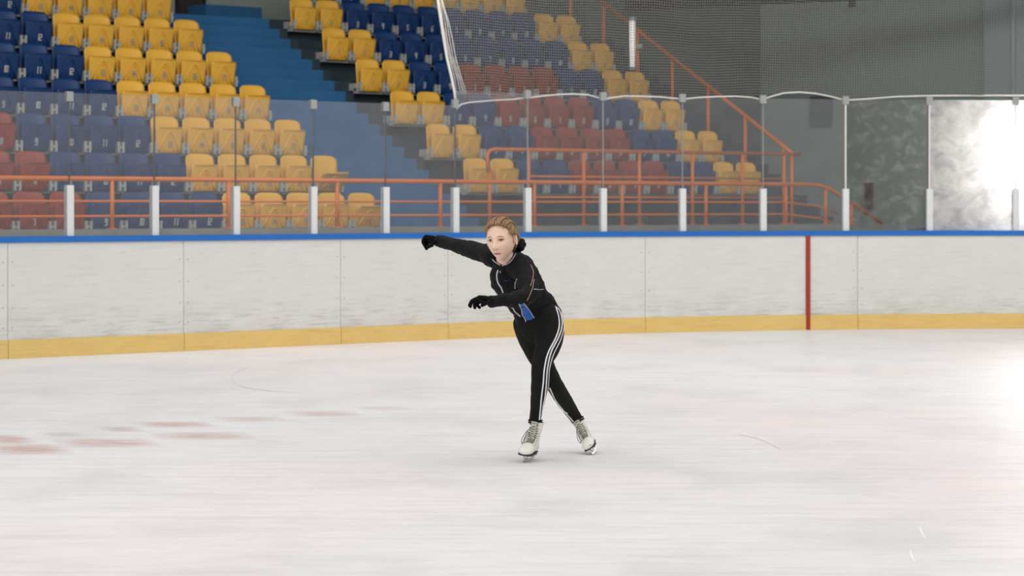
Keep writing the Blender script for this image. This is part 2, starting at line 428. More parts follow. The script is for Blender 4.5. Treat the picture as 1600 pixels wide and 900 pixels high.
# glass shielding
ppx = [-330, -178, -32, 108, 241, 368, 489, 602, 711, 824, 942, 1066, 1192, 1321, 1452, 1587, 1722, 1857, 1990]
pwhere = ['farthest beyond the left edge', 'next beyond the left edge', 'just off the left edge', 'leftmost one, in front of the red seats', 'second from the left, in front of the blue seats', 'third from the left, in front of the first yellow seats',
          'fourth from the left, in front of yellow seats', 'at the foot of the blue stairway, left side', 'just left of the skater\'s head, where the net begins', 'just right of the skater\'s head',
          'second to the right of the skater\'s head', 'third to the right of the skater\'s head', 'in front of the far yellow seats', 'right of the orange railing\'s end',
          'bright lit one left of the glare', 'inside the glare at the far right', 'beyond the right edge', 'second beyond the right edge', 'third beyond the right edge']
ps = [s_at(x, .055) for x in ppx]
GO = .055
for i, s in enumerate(ps):
    (x, y), th = curve(s); top = 2.60 if i < 8 else 2.79
    if i == 8: top = 2.66
    o = C(s, GO, 1.2); t = empty('glass_stanchion', o, th)
    tag(t, 'white aluminium glass post, '+pwhere[i], 'post', 'posts holding the rink glass')
    def bx(name, m, *bb):
        b = MB()
        for q in bb: b.box(*q)
        return b.build(name, m, t)
    bx('lower_sleeve', M['post'], (-.037, .037, -.032, -.009, .001, .51), (-.037, .037, .009, .032, .001, .51), (-.0025, .0025, -.009, .009, .001, .51))
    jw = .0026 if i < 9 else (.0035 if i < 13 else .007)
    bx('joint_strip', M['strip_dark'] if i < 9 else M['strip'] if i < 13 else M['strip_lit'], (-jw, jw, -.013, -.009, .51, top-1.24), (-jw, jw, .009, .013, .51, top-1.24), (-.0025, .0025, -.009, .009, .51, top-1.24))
    b = MB(); b.box(-.038, .038, -.022, -.008, top-1.25, top-1.155); b.box(-.038, .038, .008, .022, top-1.25, top-1.155); b.box(*((-.0025, .0025) if i == 8 else (-.038, .038)), -.008, .008, top-1.158, top-1.15)
    b.build('top_clamp', M['post_side'], t)
gwhere = ['farthest beyond the left edge', 'next beyond the left edge', 'at the left edge of the photo', 'in front of blue and red seats, second from left', 'in front of the first yellow seats', 'in front of yellow seats, fourth from left',
          'in front of the stairway\'s left side', 'in front of the stairway\'s middle and right side', 'above the skater\'s head, where the net begins', 'right of the skater\'s head',
          'in front of the far block, third right of skater', 'in front of the far block\'s yellow end seats, left half', 'in front of the far block\'s last yellow seats',
          'in front of the sloping end of the orange railing', 'clear grey with scratches beside the glare', 'filled by white glare', 'filled by white glare, right part', 'past the right edge', 'farthest past the right edge']
for i in range(len(ps)-1):
    s0, s1 = ps[i]+.004, ps[i+1]-.004
    top = 2.635 if i < 8 else 2.80
    b = MB(); strip(b, s0, s1, GO-.005, GO+.005, 1.202, top, step=2.0)
    # thin bright edge of the sheet
    t = empty('glass_screen', C((s0+s1)/2, GO, 1.2)); tag(t, 'transparent rink glass panel '+gwhere[i], 'glass panel', 'glass panels above the rink boards')
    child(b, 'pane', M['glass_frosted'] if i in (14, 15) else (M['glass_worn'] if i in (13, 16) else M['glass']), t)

# ------------------------------------------------------------------ net
def lerp_tab(tab, x):
    if x <= tab[0][0]: return tab[0][1]
    for (x0, y0), (x1, y1) in zip(tab, tab[1:]):
        if x <= x1: return y0+(y1-y0)*(x-x0)/(x1-x0)
    return tab[-1][1]
NO = .14
rope_px = [(715, 171), (722, 163), (735, 160), (775, 156.5), (800, 155.5), (825, 153), (850, 150), (875, 147.5), (897, 147), (920, 148), (934, 152), (944, 156), (955, 153), (977, 150), (1005, 150.5), (1035, 151.5), (1066, 155),
           (1090, 152.5), (1120, 151), (1150, 150.5), (1175, 152), (1192, 156), (1205, 151), (1225, 145.5), (1250, 144), (1275, 146), (1300, 151), (1321, 156.5), (1350, 155), (1400, 151), (1452, 149.5), (1520, 149), (1587, 149), (1700, 148), (1760, 148)]
rope_s = [(s_at(x, NO), H-(y-HY)/F*C(s_at(x, NO), NO, 0).y) for x, y in rope_px]
def net_left(z):
    y = lerp_tab([(2.5, 171), (2.7, 150)], z) if False else 0
    return 0
left_px = [(685, -8), (688, 15), (691, 35), (695, 60), (700, 90), (707, 120), (712, 145), (715, 171)]
net = empty('safety_net', C(rope_s[0][0], NO, 2.6)); tag(net, 'grey mesh safety net hanging above the rink glass, its edge hanging left of the skater', 'net')
b = MB()
cell = .0315; sA = rope_s[0][0]-.26; sB = s_at(1700, NO); zt = 4.35
def npos(s, z):
    wv = .03*sin(s*2.1+z*.8)+.02*sin(s*5+1)
    return C(s+.008*sin(z*5+s*2), NO+.03+wv*.5, z+.010*sin(s*3.1)+.006*sin(s*7+z*3))
def s_left(z):     # slanted free edge of the net
    d = 28.9; y = HY-(z-H)*F/d
    return s_at(lerp_tab([(q[1], q[0]) for q in left_px], y), NO)
sl = {}
nx = int((sB-sA)/cell); nz_ = int((zt-2.5)/cell)
def prism(pts, r):
    b.tube(pts, r, 3, False)
for i in range(nx):
    s = sA+i*cell
    zb = lerp_tab(rope_s, s) if s >= rope_s[0][0] else None
    if zb is None:
        zz = 2.62
        while zz < zt and s_left(zz) > s: zz += .05
        zb = zz
        if zb >= zt-.1: continue
    m = max(2, int((zt-zb)/.12)); prism([npos(s, zb+(zt-zb)*k/m) for k in range(m+1)], .0042)
for j in range(nz_+1):
    z = 2.52+j*cell
    s0 = s_left(z) if z > rope_s[0][1] else None
    run = []
    s = sA
    while s <= sB:
        ok = (s0 is not None and s >= s0 and (s < rope_s[0][0] or z > lerp_tab(rope_s, s)))
        if ok: run.append(npos(s, z))
        if (not ok or s+.12 > sB) and len(run) > 1: prism(run, .0042)
        if not ok: run = []
        s += .12
child(b, 'net_mesh', M['net'], net)
b = MB(); pts = [C(s, NO+.02, z) for s, z in rope_s]; b.tube(pts, .009, 8); child(b, 'bottom_rope', M['rope'], net)
b = MB(); dl = C(rope_s[0][0], NO, 0).y; pts = []
for px, y in left_px[::-1]:
    s = s_at(px, NO); q = C(s, NO+.02, 0); pts.append(Vector((q.x, q.y, H-(y-HY)/F*q.y)))
b.tube(pts, .016, 8)
# gathered folds of netting hanging along the edge
for k in range(4):
    b.tube([p+Vector((.025+.035*k*(1-i/8)+.01*sin(i*1.3+k), .02*cos(k*2+i), .0)) for i, p in enumerate(pts[1:])], .0045, 5)
child(b, 'edge_binding', M['rope'], net)

# ------------------------------------------------------------------ seats
def digit_strokes(ch):
    seg = {'a': ((0, 1), (1, 1)), 'b': ((1, 1), (1, .5)), 'c': ((1, .5), (1, 0)), 'd': ((0, 0), (1, 0)), 'e': ((0, .5), (0, 0)), 'f': ((0, 1), (0, .5)), 'g': ((0, .5), (1, .5))}
    mp = {'0': 'abcdef', '1': 'bc', '2': 'abged', '3': 'abgcd', '4': 'fgbc', '5': 'afgcd', '6': 'afgedc', '7': 'abc', '8': 'abcdefg', '9': 'abcdfg'}
    return [seg[k] for k in mp[ch]]
def pan_pt(x, v):           # v 0 bottom .. 1 top, on the front face of the folded pan
    z = -.475+v*.335; y = -.125-.05*v-.012*(1-(x/.21)**2)
    return Vector((x, y, z))
_num = {}
def number_mesh(n, m, key):
    if (n, key) in _num: return _num[(n, key)]
    b = MB(); s = str(n); w = .026; h = .075; gap = .016; tot = len(s)*w+(len(s)-1)*gap
    for k, ch in enumerate(s):
        x0 = -tot/2+k*(w+gap)
        for (ax, az), (bx_, bz) in digit_strokes(ch):
            xa, xb = sorted((x0+ax*w, x0+bx_*w)); za, zb = sorted((az*h, bz*h)); t = .006
            p = pan_pt(0, .24)
            b.box(xa-t, xb+t, p.y-.010, p.y-.001, p.z+za-t, p.z+zb+t)
    p = pan_pt(0, .24); b.v = [Vector((v.x, v.y-(v.z-p.z)*.165-.002, v.z)) for v in b.v]
    me = b.mesh('seat_number', m); _num[(n, key)] = me; return me
def shell(front, thick, nx=14, nz=10, n_axis=Vector((0, 1, 0))):
    """front(u, v) -> point and half outline; closed slab"""
    b = MB(); vs = []
    for layer in (0, 1):
        for j in range(nz+1):
            for i in range(nx+1):
                vs.append(front(i/nx*2-1, j/nz)+n_axis*(thick*layer))
    W_ = nx+1; L_ = W_*(nz+1); fs = []
    for j in range(nz):
        for i in range(nx):
            a = j*W_+i; fs.append((a, a+1, a+W_+1, a+W_)); fs.append((L_+a, L_+a+W_, L_+a+W_+1, L_+a+1))
    per = [i for i in range(nx+1)]+[j*W_+nx for j in range(1, nz+1)]+[nz*W_+i for i in range(nx-1, -1, -1)]+[j*W_ for j in range(nz-1, 0, -1)]
    for k in range(len(per)):
        a, c = per[k], per[(k+1) % len(per)]; fs.append((a, L_+a, L_+c, c))
    b.add(vs, fs, True); return b
def seat_meshes():
    def back(u, v):
        z = -.47+.47*v; hw = .212-.016*(1-v)
        r = .075                              # rounded top corners
        if v > .80:
            t = (v-.80)/.20; hw -= r*(1-sqrt(max(0, 1-t*t*.96)))*1.0
        x = u*hw
        zz = z-.010*abs(u)**3*(1 if v > .9 else 0)
        y = -.045*(1-v)+.035*(x/.21)**2*-1*(.6+.4*v)+.02*max(0, v-.8)
        return Vector((x, y-.01, zz))
    def pan(u, v):
        hw = .208-.026*(1-v)
        if v > .85: hw -= .03*(1-sqrt(max(0, 1-((v-.85)/.15)**2*.96)))
        if v < .12: hw -= .02*(1-sqrt(max(0, 1-((.12-v)/.12)**2*.96)))
        return pan_pt(u*hw, v)
    bb = shell(back, .012)
    pp = shell(pan, .022)
    # raised arch and finger lip on the underside of the folded pan
    def arch(sc, v1, r):
        pts = []
        for k in range(15):
            t = k/14; x = -1+2*t; v = .1+v1*(1-abs(x)**2.6)
            pts.append(pan_pt(x*.15*sc*(1-.42*(v/.9)), v)+Vector((0, -.002, 0)))
        pp.tube(pts, r, 6)
    arch(1, .72, .010); arch(.55, .62, .007)
    pp.tube([pan_pt(x, .14)+Vector((0, -.001, 0)) for x in (-.17, -.08, 0, .08, .17)], .005, 6)
    pp.tube([pan_pt(x, .985)+Vector((0, -.003, 0)) for x in (-.17, -.08, 0, .08, .17)], .009, 6)
    def br(sg):
        b = MB(); x0, x1 = sorted((sg*.194, sg*.220)); e0, e1 = sorted((sg*.220, sg*.239))
        b.box(x0, x1, -.178, -.13, -.475, -.34); b.box(e0, e1, -.165, -.14, -.425, -.395)                     # upright beside the pan
        b.box(x0, x1, -.13, -.02, -.46, -.43)
        b.box(x0, x1, -.06, -.03, -.47, -.36); b.box(x0, x1, -.03, .015, -.47, -.36)
        b.box(x0, x1, .015, .118, -.46, -.36)                      # arm to the riser behind
        return b
    x = MB(); x.box(-.211, .211, -.075, -.045, -.505, -.48); x.box(-.22, -.211, -.12, .0, -.505, -.46); x.box(.211, .22, -.12, 0, -.505, -.46)
    return bb, pp, br(-1), br(1), x
bb, pp, brl, brr, xb = seat_meshes()
col_back = {}; col_pan = {}
me_back = bb.mesh('backrest', M['yellow']); me_pan = pp.mesh('seat_pan', M['yellow'])
me_br = brl.mesh('bracket', M['bracket']); me_br2 = brr.mesh('bracket', M['bracket']); me_x = xb.mesh('support_rail', M['bracket'])
for k in ('yellow', 'blue', 'red'):
    if k == 'yellow': col_back[k], col_pan[k] = me_back, me_pan
    else:
        a = me_back.copy(); a.materials.clear(); a.materials.append(M[k]); col_back[k] = a
        a = me_pan.copy(); a.materials.clear(); a.materials.append(M[k]); col_pan[k] = a
def seat(a, i, color, num, block, label, group, openness=0):
    t = empty('stadium_seat', S(a, C0+i*T, Z0R+RR*i), PH)
    tag(t, label, 'seat', group)
    put('backrest', col_back[color], t)
    p = put('seat_pan', col_pan[color], t)
    n = put('seat_number', number_mesh(num, M['digit_soft'] if color == 'yellow' else M['digit'], color == 'yellow'), p)
    if openness:
        piv = Matrix.Translation((0, -.115, -.46)); p.matrix_local = piv @ Matrix.Rotation(openness, 4, 'X') @ piv.inverted()
    put('bracket', me_br, t); put('bracket', me_br2, t); put('support_rail', me_x, t)
    return t
ROWN = ['bottom row', 'second row up', 'third row up', 'fourth row up', 'fifth row up', 'sixth row up', 'seventh row up', 'eighth row up']
nleft = {0: 15, 1: 14, 2: 13, 3: 12, 4: 11, 5: 10, 6: 9}
for i in range(7):
    for j in range(nleft[i]):          # j counts from the stair side
        colr = 'yellow' if j < 5 else ('blue' if (j < 9 or i >= 3) else 'red')
        num = 17-j if 17-j > 0 else 1
        pos = 'end seat beside the stairway' if j == 0 else CNT[j]+' seat from the stairway'
        st = ''
        op = 0
        if (i, j) == (1, 0): op = radians(33); st = ' half lowered'
        if (i, j) == (0, 0): op = radians(14); st = ' slightly lowered'
        seat(AL-.24-j*PT, i, colr, num, 'L', '%s%s tip-up seat, left block, %s, %s' % (colr, st, ROWN[i], pos), '%s seats of the left block' % colr, op)
for i in range(1, 8):
    for j in range(12):
        if i == 7 and j < 2: continue
        if i <= 4: colr = ['yellow']*2+['blue']*2+['red']*4+['blue']*2+['yellow']*2; colr = colr[j]
        elif i == 7: colr = 'blue' if j < 4 else 'yellow'
        else: colr = 'yellow' if j in (0, 1, 10, 11) else 'blue'
        if i == 7 and j > 10: continue
        pos = 'end seat at the blue stairway' if j == 0 else ('end seat at the far railing' if j == 11 else CNT[j]+' from the blue stairway')
        seat(AR+.24+j*PT, i, colr, j+1, 'R', '%s tip-up seat, right block, %s, %s' % (colr, ROWN[i], pos), '%s seats of the right block' % colr)

# ------------------------------------------------------------------ orange railings
def railing(root, name, pts, r): b = MB(); b.tube(pts, r, 8); return child(b, name, M['orange'], root)
# 1: front railing along the whole stand
cR = 24.9; zb = 1.236
r1 = empty('guard_railing', S(a_at(400, cR), cR, zb), PH); tag(r1, 'long orange guard railing along the front of the stand, just behind the glass', 'railing')
aS, aK, aD = a_at(-120, cR), a_at(1280, cR), a_at(1386, cR)
top = [S(aS, cR, 1.81), S(aK-.3, cR, 1.81), S(aK, cR, 1.80), S(aK+.25, cR, 1.74), S(aD, cR, 1.20)]
railing(r1, 'top_rail', top, .029)
for z in (1.555, 1.385): railing(r1, 'middle_rail', [S(aS, cR, z), S(aK-.7, cR, z), S(aK, cR, z-.06), S(a_at(1310, cR), cR, z-.16)], .014)
for px in (-5, 175, 357, 527, 688, 835, 972, 1103, 1228, 1290, 1330):
    a = a_at(px, cR); zt_ = lerp_tab([(aS, 1.79), (aK, 1.79), (aD, 1.2)], a)
    b = MB(); b.tube([S(a, cR, zb if px < 1300 else 1.171), S(a, cR, zt_)], .025, 8); b.tube([S(a, cR, zb if px < 1300 else 1.171), S(a, cR, zb+.012)], .06, 10)
    child(b, 'railing_post', M['orange'], r1)
# 2: taller railing in front of the right block
cQ = 25.75
r2 = empty('landing_railing', S(a_at(1000, cQ), cQ, zb), PH); tag(r2, 'taller orange railing in front of the right seat block, starting above the skater', 'railing')
aS2, aE2 = a_at(763, cQ), a_at(1250, cQ)
railing(r2, 'top_rail', [S(aS2+.0, cQ, 1.95), S(aS2-.02, cQ, 2.17), S(aS2+.02, cQ, 2.235), S(aS2+.1, cQ, 2.255), S(aE2, cQ, 2.265)], .026)
railing(r2, 'middle_rail', [S(a_at(826, cQ), cQ, 1.90), S(aE2-.1, cQ, 1.90)], .014)
railing(r2, 'middle_rail', [S(a_at(826, cQ), cQ, 1.62), S(aE2-.1, cQ, 1.62)], .014)
for px in (765, 826, 912, 999, 1082, 1160, 1225, 1237):
    a = a_at(px, cQ); b = MB(); b.tube([S(a, cQ, zb), S(a, cQ, 2.25 if px > 770 else 1.95)], .025, 8); b.tube([S(a, cQ, zb), S(a, cQ, zb+.012)], .06, 10)
    child(b, 'railing_post', M['orange'], r2)
# 3: sloping stair railing on the far side of the right block
aT = 28.22
r3 = empty('stair_railing', S(aT, C0+2*T, TREAD0+2*RR), PH); tag(r3, 'sloping orange stair railing climbing along the far side of the right seat block', 'railing')
def zr(c): return 2.90+(c-(C0+2*T))*RR/T
railing(r3, 'top_rail', [S(aT, C0+.58, 2.27), S(aT, C0+.9, zr(C0+.9)), S(aT, C0+7.9*T, zr(C0+7.9*T))], .032)
for i in range(1, 8):
    c = C0+i*T; railing(r3, 'railing_post', [S(aT, c, TREAD0+RR*i+.003), S(aT, c, zr(c)-.01)], .028)
# glowing bar added for a bright reflection beside that railing
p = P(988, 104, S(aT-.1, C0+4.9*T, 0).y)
t = empty('glint_bar', p); tag(t, 'short glowing white vertical bar standing in for a bright reflection beside the sloping stair railing', 'glint')
b = MB(); b.tube([p, p+Vector((0, 0, .74))], .045, 12); child(b, 'glowing_bar', emis('glint_glow', (1, .95, .92), .55), t)
for z0, z1 in ((.74, .80), (-.06, 0)):
    b = MB(); b.tube([p+Vector((0, 0, z0)), p+Vector((0, 0, z1))], .055, 12); child(b, 'end_cap', M['bracket'], t)
b = MB(); b.box(p.x+.04, p.x+.16, p.y-.03, p.y+.03, p.z+.3, p.z+.36); child(b, 'bar_clip', M['bracket'], t)
# small dark things on the side wall
q = S(A_W-.002, c_on_wall(1360, A_W), 0); yy = q.y
b = MB(); z1 = H-(285-HY)/F*yy; z0 = H-(325-HY)/F*yy; cc = c_on_wall(1360, A_W)
b.sbox(A_W-.07, A_W-.002, cc-.07, cc+.07, z0, z1); b.sbox(A_W-.10, A_W-.07, cc-.05, cc+.05, z0+.08, z1-.2)
tag(b.build('wall_box', mat('rust_paint', srgb(98, 58, 44), .7, noise_amt=.3, nscale=6)), 'small rusty brown box on the grey wall right of the railing end', 'box')
cc = c_on_wall(1283, A_W); q = S(A_W, cc, 0); z1 = H-(150-HY)/F*q.y; z0 = H-(198-HY)/F*q.y
b = MB(); b.sbox(A_W-.05, A_W-.002, cc-.28, cc+.22, z0, z1); tag(b.build('wall_panel', mat('panel_slate', srgb(104, 112, 114), .8)), 'dark slate panel on the grey wall above the railing end', 'panel')

# ------------------------------------------------------------------ floodlight behind the glass
fp = P(1606, 240, 32.0)
t = empty('floodlight', (fp.x, fp.y, 0)); tag(t, 'dazzling white floodlight shining through scratched glass at the far right', 'floodlight')
FR = Matrix.Translation(fp) @ (Vector((0, 14.5, 1.3))-fp).to_track_quat('-Y', 'Z').to_matrix().to_4x4()
def disc(b, r, y0, y1, r1=None, n=40):
    r1 = r1 or r; vs = [FR @ Vector((r*cos(2*pi*k/n), y0, r*sin(2*pi*k/n))) for k in range(n)]+[FR @ Vector((r1*cos(2*pi*k/n), y1, r1*sin(2*pi*k/n))) for k in range(n)]
    b.add(vs, [(k, (k+1) % n, n+(k+1) % n, n+k) for k in range(n)]+[tuple(range(n)), tuple(range(2*n-1, n-1, -1))])
b = MB(); disc(b, .36, -.02, .0); child(b, 'lamp_lens', emis('flood_lens', (1, .97, .95), 34), t)
b = MB(); disc(b, .38, .001, .22, .16); child(b, 'lamp_housing', M['black'], t)
b = MB(); b.tube([FR @ Vector((0, .12, -.30)), (fp.x, fp.y+.15, 1.4), (fp.x, fp.y+.15, .45)], .022, 8)
child(b, 'stand_pole', M['black'], t)
for k in range(3):
    an = k*2*pi/3+.5; b = MB(); b.tube([(fp.x, fp.y+.15, .75), (fp.x+.42*cos(an), fp.y+.15+.30*sin(an), .0)], .014, 8); child(b, 'leg', M['black'], t)

# ------------------------------------------------------------------ marks on the ice
def blob_mat():
    m = bpy.data.materials.new('faded_red_paint'); m.use_nodes = True; nt = m.node_tree; b = nt.nodes['Principled BSDF']; L = nt.links.new
    b.inputs['Base Color'].default_value = (*srgb(214, 160, 146), 1); b.inputs['Roughness'].default_value = .4
    tc = nt.nodes.new('ShaderNodeTexCoord'); mp = nt.nodes.new('ShaderNodeMapping'); mp.inputs['Scale'].default_value = (1, 5, 1)
    L(tc.outputs['Object'], mp.inputs[0]); n = nt.nodes.new('ShaderNodeTexNoise'); n.inputs['Scale'].default_value = 4; n.inputs['Detail'].default_value = 6
    L(mp.outputs[0], n.inputs['Vector']); at = nt.nodes.new('ShaderNodeAttribute'); at.attribute_name = 'fade'
    r = nt.nodes.new('ShaderNodeMapRange'); r.inputs['From Min'].default_value = .3; r.inputs['From Max'].default_value = .7; r.inputs['To Min'].default_value = .25; r.inputs['To Max'].default_value = 1
    L(n.outputs['Fac'], r.inputs['Value']); mu = nt.nodes.new('ShaderNodeMath'); mu.operation = 'MULTIPLY'; L(r.outputs[0], mu.inputs[0]); L(at.outputs['Fac'], mu.inputs[1])
    L(mu.outputs[0], b.inputs['Alpha']); return m
def ice_pt(px, y, z=.0012):
    d = F*(H-z)/(y-HY); return Vector(((px-800)/F*d, d, z))
marks = [(-30, 52, 686, 13, .75), (-30, 112, 702, 15, .8), (66, 130, 679, 7, .4), (84, 250, 692, 13, .7), (160, 225, 671, 7, .5), (212, 335, 663, 8, .75), (236, 400, 681, 11, .6), (335, 450, 655, 8, .45), (445, 565, 646.5, 8, .5), (560, 645, 638, 6, .3)]
b = MB(); fade = []
for x0, x1, y, h, al in marks:
    nx_, ny_ = 16, 6; o = len(b.v); vs = []
    for j in range(ny_+1):
        for i in range(nx_+1):
            u = i/nx_; v = j/ny_; sk = (v-.5)*28
            vs.append(ice_pt(x0+(x1-x0)*u+sk, y+h*1.25*(v-.5)+(u-.5)*-1.0))
            fade.append(.78*al*max(0, sin(pi*u))**.8*max(0, sin(pi*v))**.8)
    b.add(vs, [(j*(nx_+1)+i, j*(nx_+1)+i+1, (j+1)*(nx_+1)+i+1, (j+1)*(nx_+1)+i) for j in range(ny_) for i in range(nx_)])
me = bpy.data.meshes.new('ice_marking'); me.from_pydata([tuple(v) for v in b.v], [], b.f); me.materials.append(blob_mat())
at = me.attributes.new('fade', 'FLOAT', 'POINT'); at.data.foreach_set('value', fade)
o = put('ice_marking', me); tag(o, 'faded red painted lettering remnants on the ice at the left', 'ice marking', kind='stuff')
b = MB()
def arc_mark(pts, r=.006):
    q = [ice_pt(x, y, .0015) for x, y in pts]; vs = []; fs = []
    for i, p in enumerate(q):
        t_ = (q[min(i+1, len(q)-1)]-q[max(i-1, 0)]).normalized(); w_ = Vector((-t_.y, t_.x, 0))*r*(1-abs(i/(len(q)-1)*2-1)**2*.9)
        vs += [p-w_, p+w_]
    for i in range(len(q)-1): fs.append((2*i, 2*i+1, 2*i+3, 2*i+2))
    b.add(vs, fs)
def bez(p0, p1, p2, n=14): return [((1-t)**2*p0[0]+2*t*(1-t)*p1[0]+t*t*p2[0], (1-t)**2*p0[1]+2*t*(1-t)*p1[1]+t*t*p2[1]) for t in [k/n for k in range(n+1)]]
for a_ in ((bez((1530, 632), (1545, 614), (1585, 606))), bez((1437, 822), (1439, 832), (1447, 842)), bez((1422, 858), (1423, 868), (1430, 878))): arc_mark(a_, .004)
tag(b.build('skate_scratch', mat('scratch_white', srgb(250, 250, 250), .5)), 'thin white curved skate scratches in the ice at the right', 'scratches', kind='stuff')
b = MB()
for a_ in (bez((400, 572), (345, 582), (372, 602)), bez((372, 602), (400, 612), (495, 614)), bez((1140, 678), (1190, 680), (1222, 704))): arc_mark(a_, .008)
tag(b.build('skate_track', mat('scratch_grey', srgb(220, 218, 216), .5)), 'faint grey curved skate tracks in the ice', 'scratches', kind='stuff')

fl = bpy.data.lights.new('floodlight_beam', 'SPOT'); fl.energy = 420; fl.spot_size = radians(16); fl.spot_blend = .6; fl.shadow_soft_size = .3; fl.color = (1, .93, .86)
fo = bpy.data.objects.new('floodlight_beam', fl); COL.objects.link(fo); fo.location = fp+(Vector((0, 14.8, 1.2))-fp).normalized()*.12
fo.rotation_euler = (Vector((0, 14.8, 1.2))-fp).to_track_quat('-Z', 'Y').to_euler()

# ------------------------------------------------------------------ the skater
M['skin'] = mat('skin', srgb(226, 192, 168), .5, noise_amt=.04, nscale=18)
M['jacket'] = mat('black_softshell', srgb(17, 16, 18), .8, spec=.2, noise_amt=.15, nscale=20, bump=.15, bscale=30)
M['legging'] = mat('black_legging', srgb(19, 20, 18), .85, spec=.2, bump=.12, bscale=40)
M['glove'] = mat('black_knit_glove', srgb(10, 10, 11), .95, spec=.15, bump=.2, bscale=120)
M['white_stripe'] = mat('white_stripe', srgb(232, 230, 232), .7)
M['piping'] = mat('grey_piping', srgb(180, 180, 190), .5)
M['blue_panel'] = mat('blue_fabric', srgb(34, 88, 168), .7)
M['hair'] = mat('blonde_brown_hair', srgb(142, 108, 70), .45, noise_amt=.65, nscale=22, stretch=(5, 1, 1), bump=.5, bscale=60)
M['boot'] = mat('white_boot_leather', srgb(226, 224, 214), .4, noise_amt=.08, nscale=20)
M['lace'] = mat('grey_lace', srgb(112, 108, 94), .8)
M['tongue'] = mat('grey_tongue', srgb(196, 193, 178), .8)
M['sole'] = mat('black_sole', srgb(26, 22, 20), .5)
M['steel'] = mat('blade_steel', (.72, .71, .70), .35, metal=.3)
M['lip'] = mat('lip', srgb(200, 140, 126), .5)
M['brow'] = mat('brow', srgb(132, 98, 72), .8)
M['eye_dark'] = mat('iris', srgb(70, 62, 54), .25)
M['eye_white'] = mat('eye_white', srgb(206, 196, 190), .3)
M['lash'] = mat('lash', srgb(72, 52, 42), .8)

def crm(pts, n=6):
    """Catmull-Rom through tuples"""
    out = []; N = len(pts)
    for i in range(N-1):
        p0 = pts[max(i-1, 0)]; p1 = pts[i]; p2 = pts[i+1]; p3 = pts[min(i+2, N-1)]
        for k in range(n):
            t = k/n
            out.append(tuple(.5*((2*b)+(-a+c)*t+(2*a-5*b+4*c-d)*t*t+(-a+3*b-3*c+d)*t**3) for a, b, c, d in zip(p0, p1, p2, p3)))
    out.append(pts[-1]); return out
def limb(mb, keys, grow=0.0, n=22, side=Vector((1, 0, 0))):
    """keys: (px, y, depth, radius across in px, radius in depth in m)"""
    q = crm(keys); pts = [P(k[0], k[1], k[2]) for k in q]; secs = []; N = len(pts)
    for i, p in enumerate(pts):
        t = (pts[min(i+1, N-1)]-pts[max(i-1, 0)]).normalized()
        v = Vector((0, 1, 0)); v = (v-t*v.dot(t))
        if v.length < .25: v = Vector((0, 0, 1))-t*t.z
        v.normalize(); u = t.cross(v).normalized()
        ru = q[i][3]*q[i][2]/F+grow; rv = q[i][4]+grow
        secs.append((p, u, v, ru, rv))
    # rounded ends
    a = secs[0]; b_ = secs[-1]
    def cap(s, dirn):
        c, u, v, ru, rv = s; o = []
        for k in (.4, .75, .95): o.append((c+dirn*min(ru, rv)*k, u, v, ru*sqrt(1-k*k), rv*sqrt(1-k*k)))
        return o
    d0 = (pts[0]-pts[1]).normalized(); d1 = (pts[-1]-pts[-2]).normalized()
    mb.loft(list(reversed(cap(a, d0)))+secs+cap(b_, d1), n)
def fuse(mb, name, mats, voxel, smooth=4, parent=None, wob=None):
    me = bpy.data.meshes.new(name+'_tmp'); me.from_pydata([tuple(v) for v in mb.v], [], mb.f)
    o = bpy.data.objects.new('tmp', me); COL.objects.link(o)
    r = o.modifiers.new('r', 'REMESH'); r.mode = 'VOXEL'; r.voxel_size = voxel; r.use_smooth_shade = True
    s = o.modifiers.new('s', 'SMOOTH'); s.factor = .5; s.iterations = smooth
    dg = bpy.context.evaluated_depsgraph_get(); dg.update()
    m2 = bpy.data.meshes.new_from_object(o.evaluated_get(dg)); m2.name = name
    bpy.data.objects.remove(o); bpy.data.meshes.remove(me)
    m2.materials.clear()
    for m in (mats if isinstance(mats, list) else [mats]): m2.materials.append(m)
    if wob:
        amp, fr, st = wob; m2.calc_loop_triangles()
        nn = [v.normal.copy() for v in m2.vertices]
        for v, n_ in zip(m2.vertices, nn):
            q = Vector((v.co.x*st[0], v.co.y*st[1], v.co.z*st[2]))*fr
            v.co += n_*amp*(noise.noise(q)+.5*noise.noise(q*2.1))
    m2.polygons.foreach_set('use_smooth', [True]*len(m2.polygons))
    return put(name, m2, parent)
def bvh_of(o):
    me = o.data; mw = o.matrix_world
    return BVHTree.FromPolygons([v.co for v in me.vertices], [tuple(p.vertices) for p in me.polygons])
EYE = Vector((0, 0, H))
def hit(bv, px, y, dref=14.8):
    t = P(px, y, 10)-EYE; t.normalize()
    loc, nor, _, _ = bv.ray_cast(EYE, t)
    if loc is None or loc.y > 17:
        loc, nor, _, _ = bv.find_nearest(P(px, y, dref))
    return loc, nor
def decal_line(mb, bv, pts, wpx, off=.0015, dref=14.8, n=5, thick=.0015):
    """a flat band laid on the surface along the given line"""
    q = crm(pts, n); hs = [hit(bv, x, y, dref) for x, y in q]; L_ = []
    for i, (c, nr) in enumerate(hs):
        t = (hs[min(i+1, len(hs)-1)][0]-hs[max(i-1, 0)][0]).normalized(); w_ = t.cross(nr).normalized()*wpx*14.8/F/2
        L_.append((c-w_, c+w_, nr))
    vs = []; fs = []
    for a, b_, nr in L_: vs += [a-nr*.003, b_-nr*.003, b_+nr*(off+thick), a+nr*(off+thick)]
    for i in range(len(L_)-1):
        for k in range(4): fs.append((i*4+k, i*4+(k+1) % 4, (i+1)*4+(k+1) % 4, (i+1)*4+k))
    fs += [(3, 2, 1, 0), tuple((len(L_)-1)*4+k for k in range(4))]
    mb.add(vs, fs)

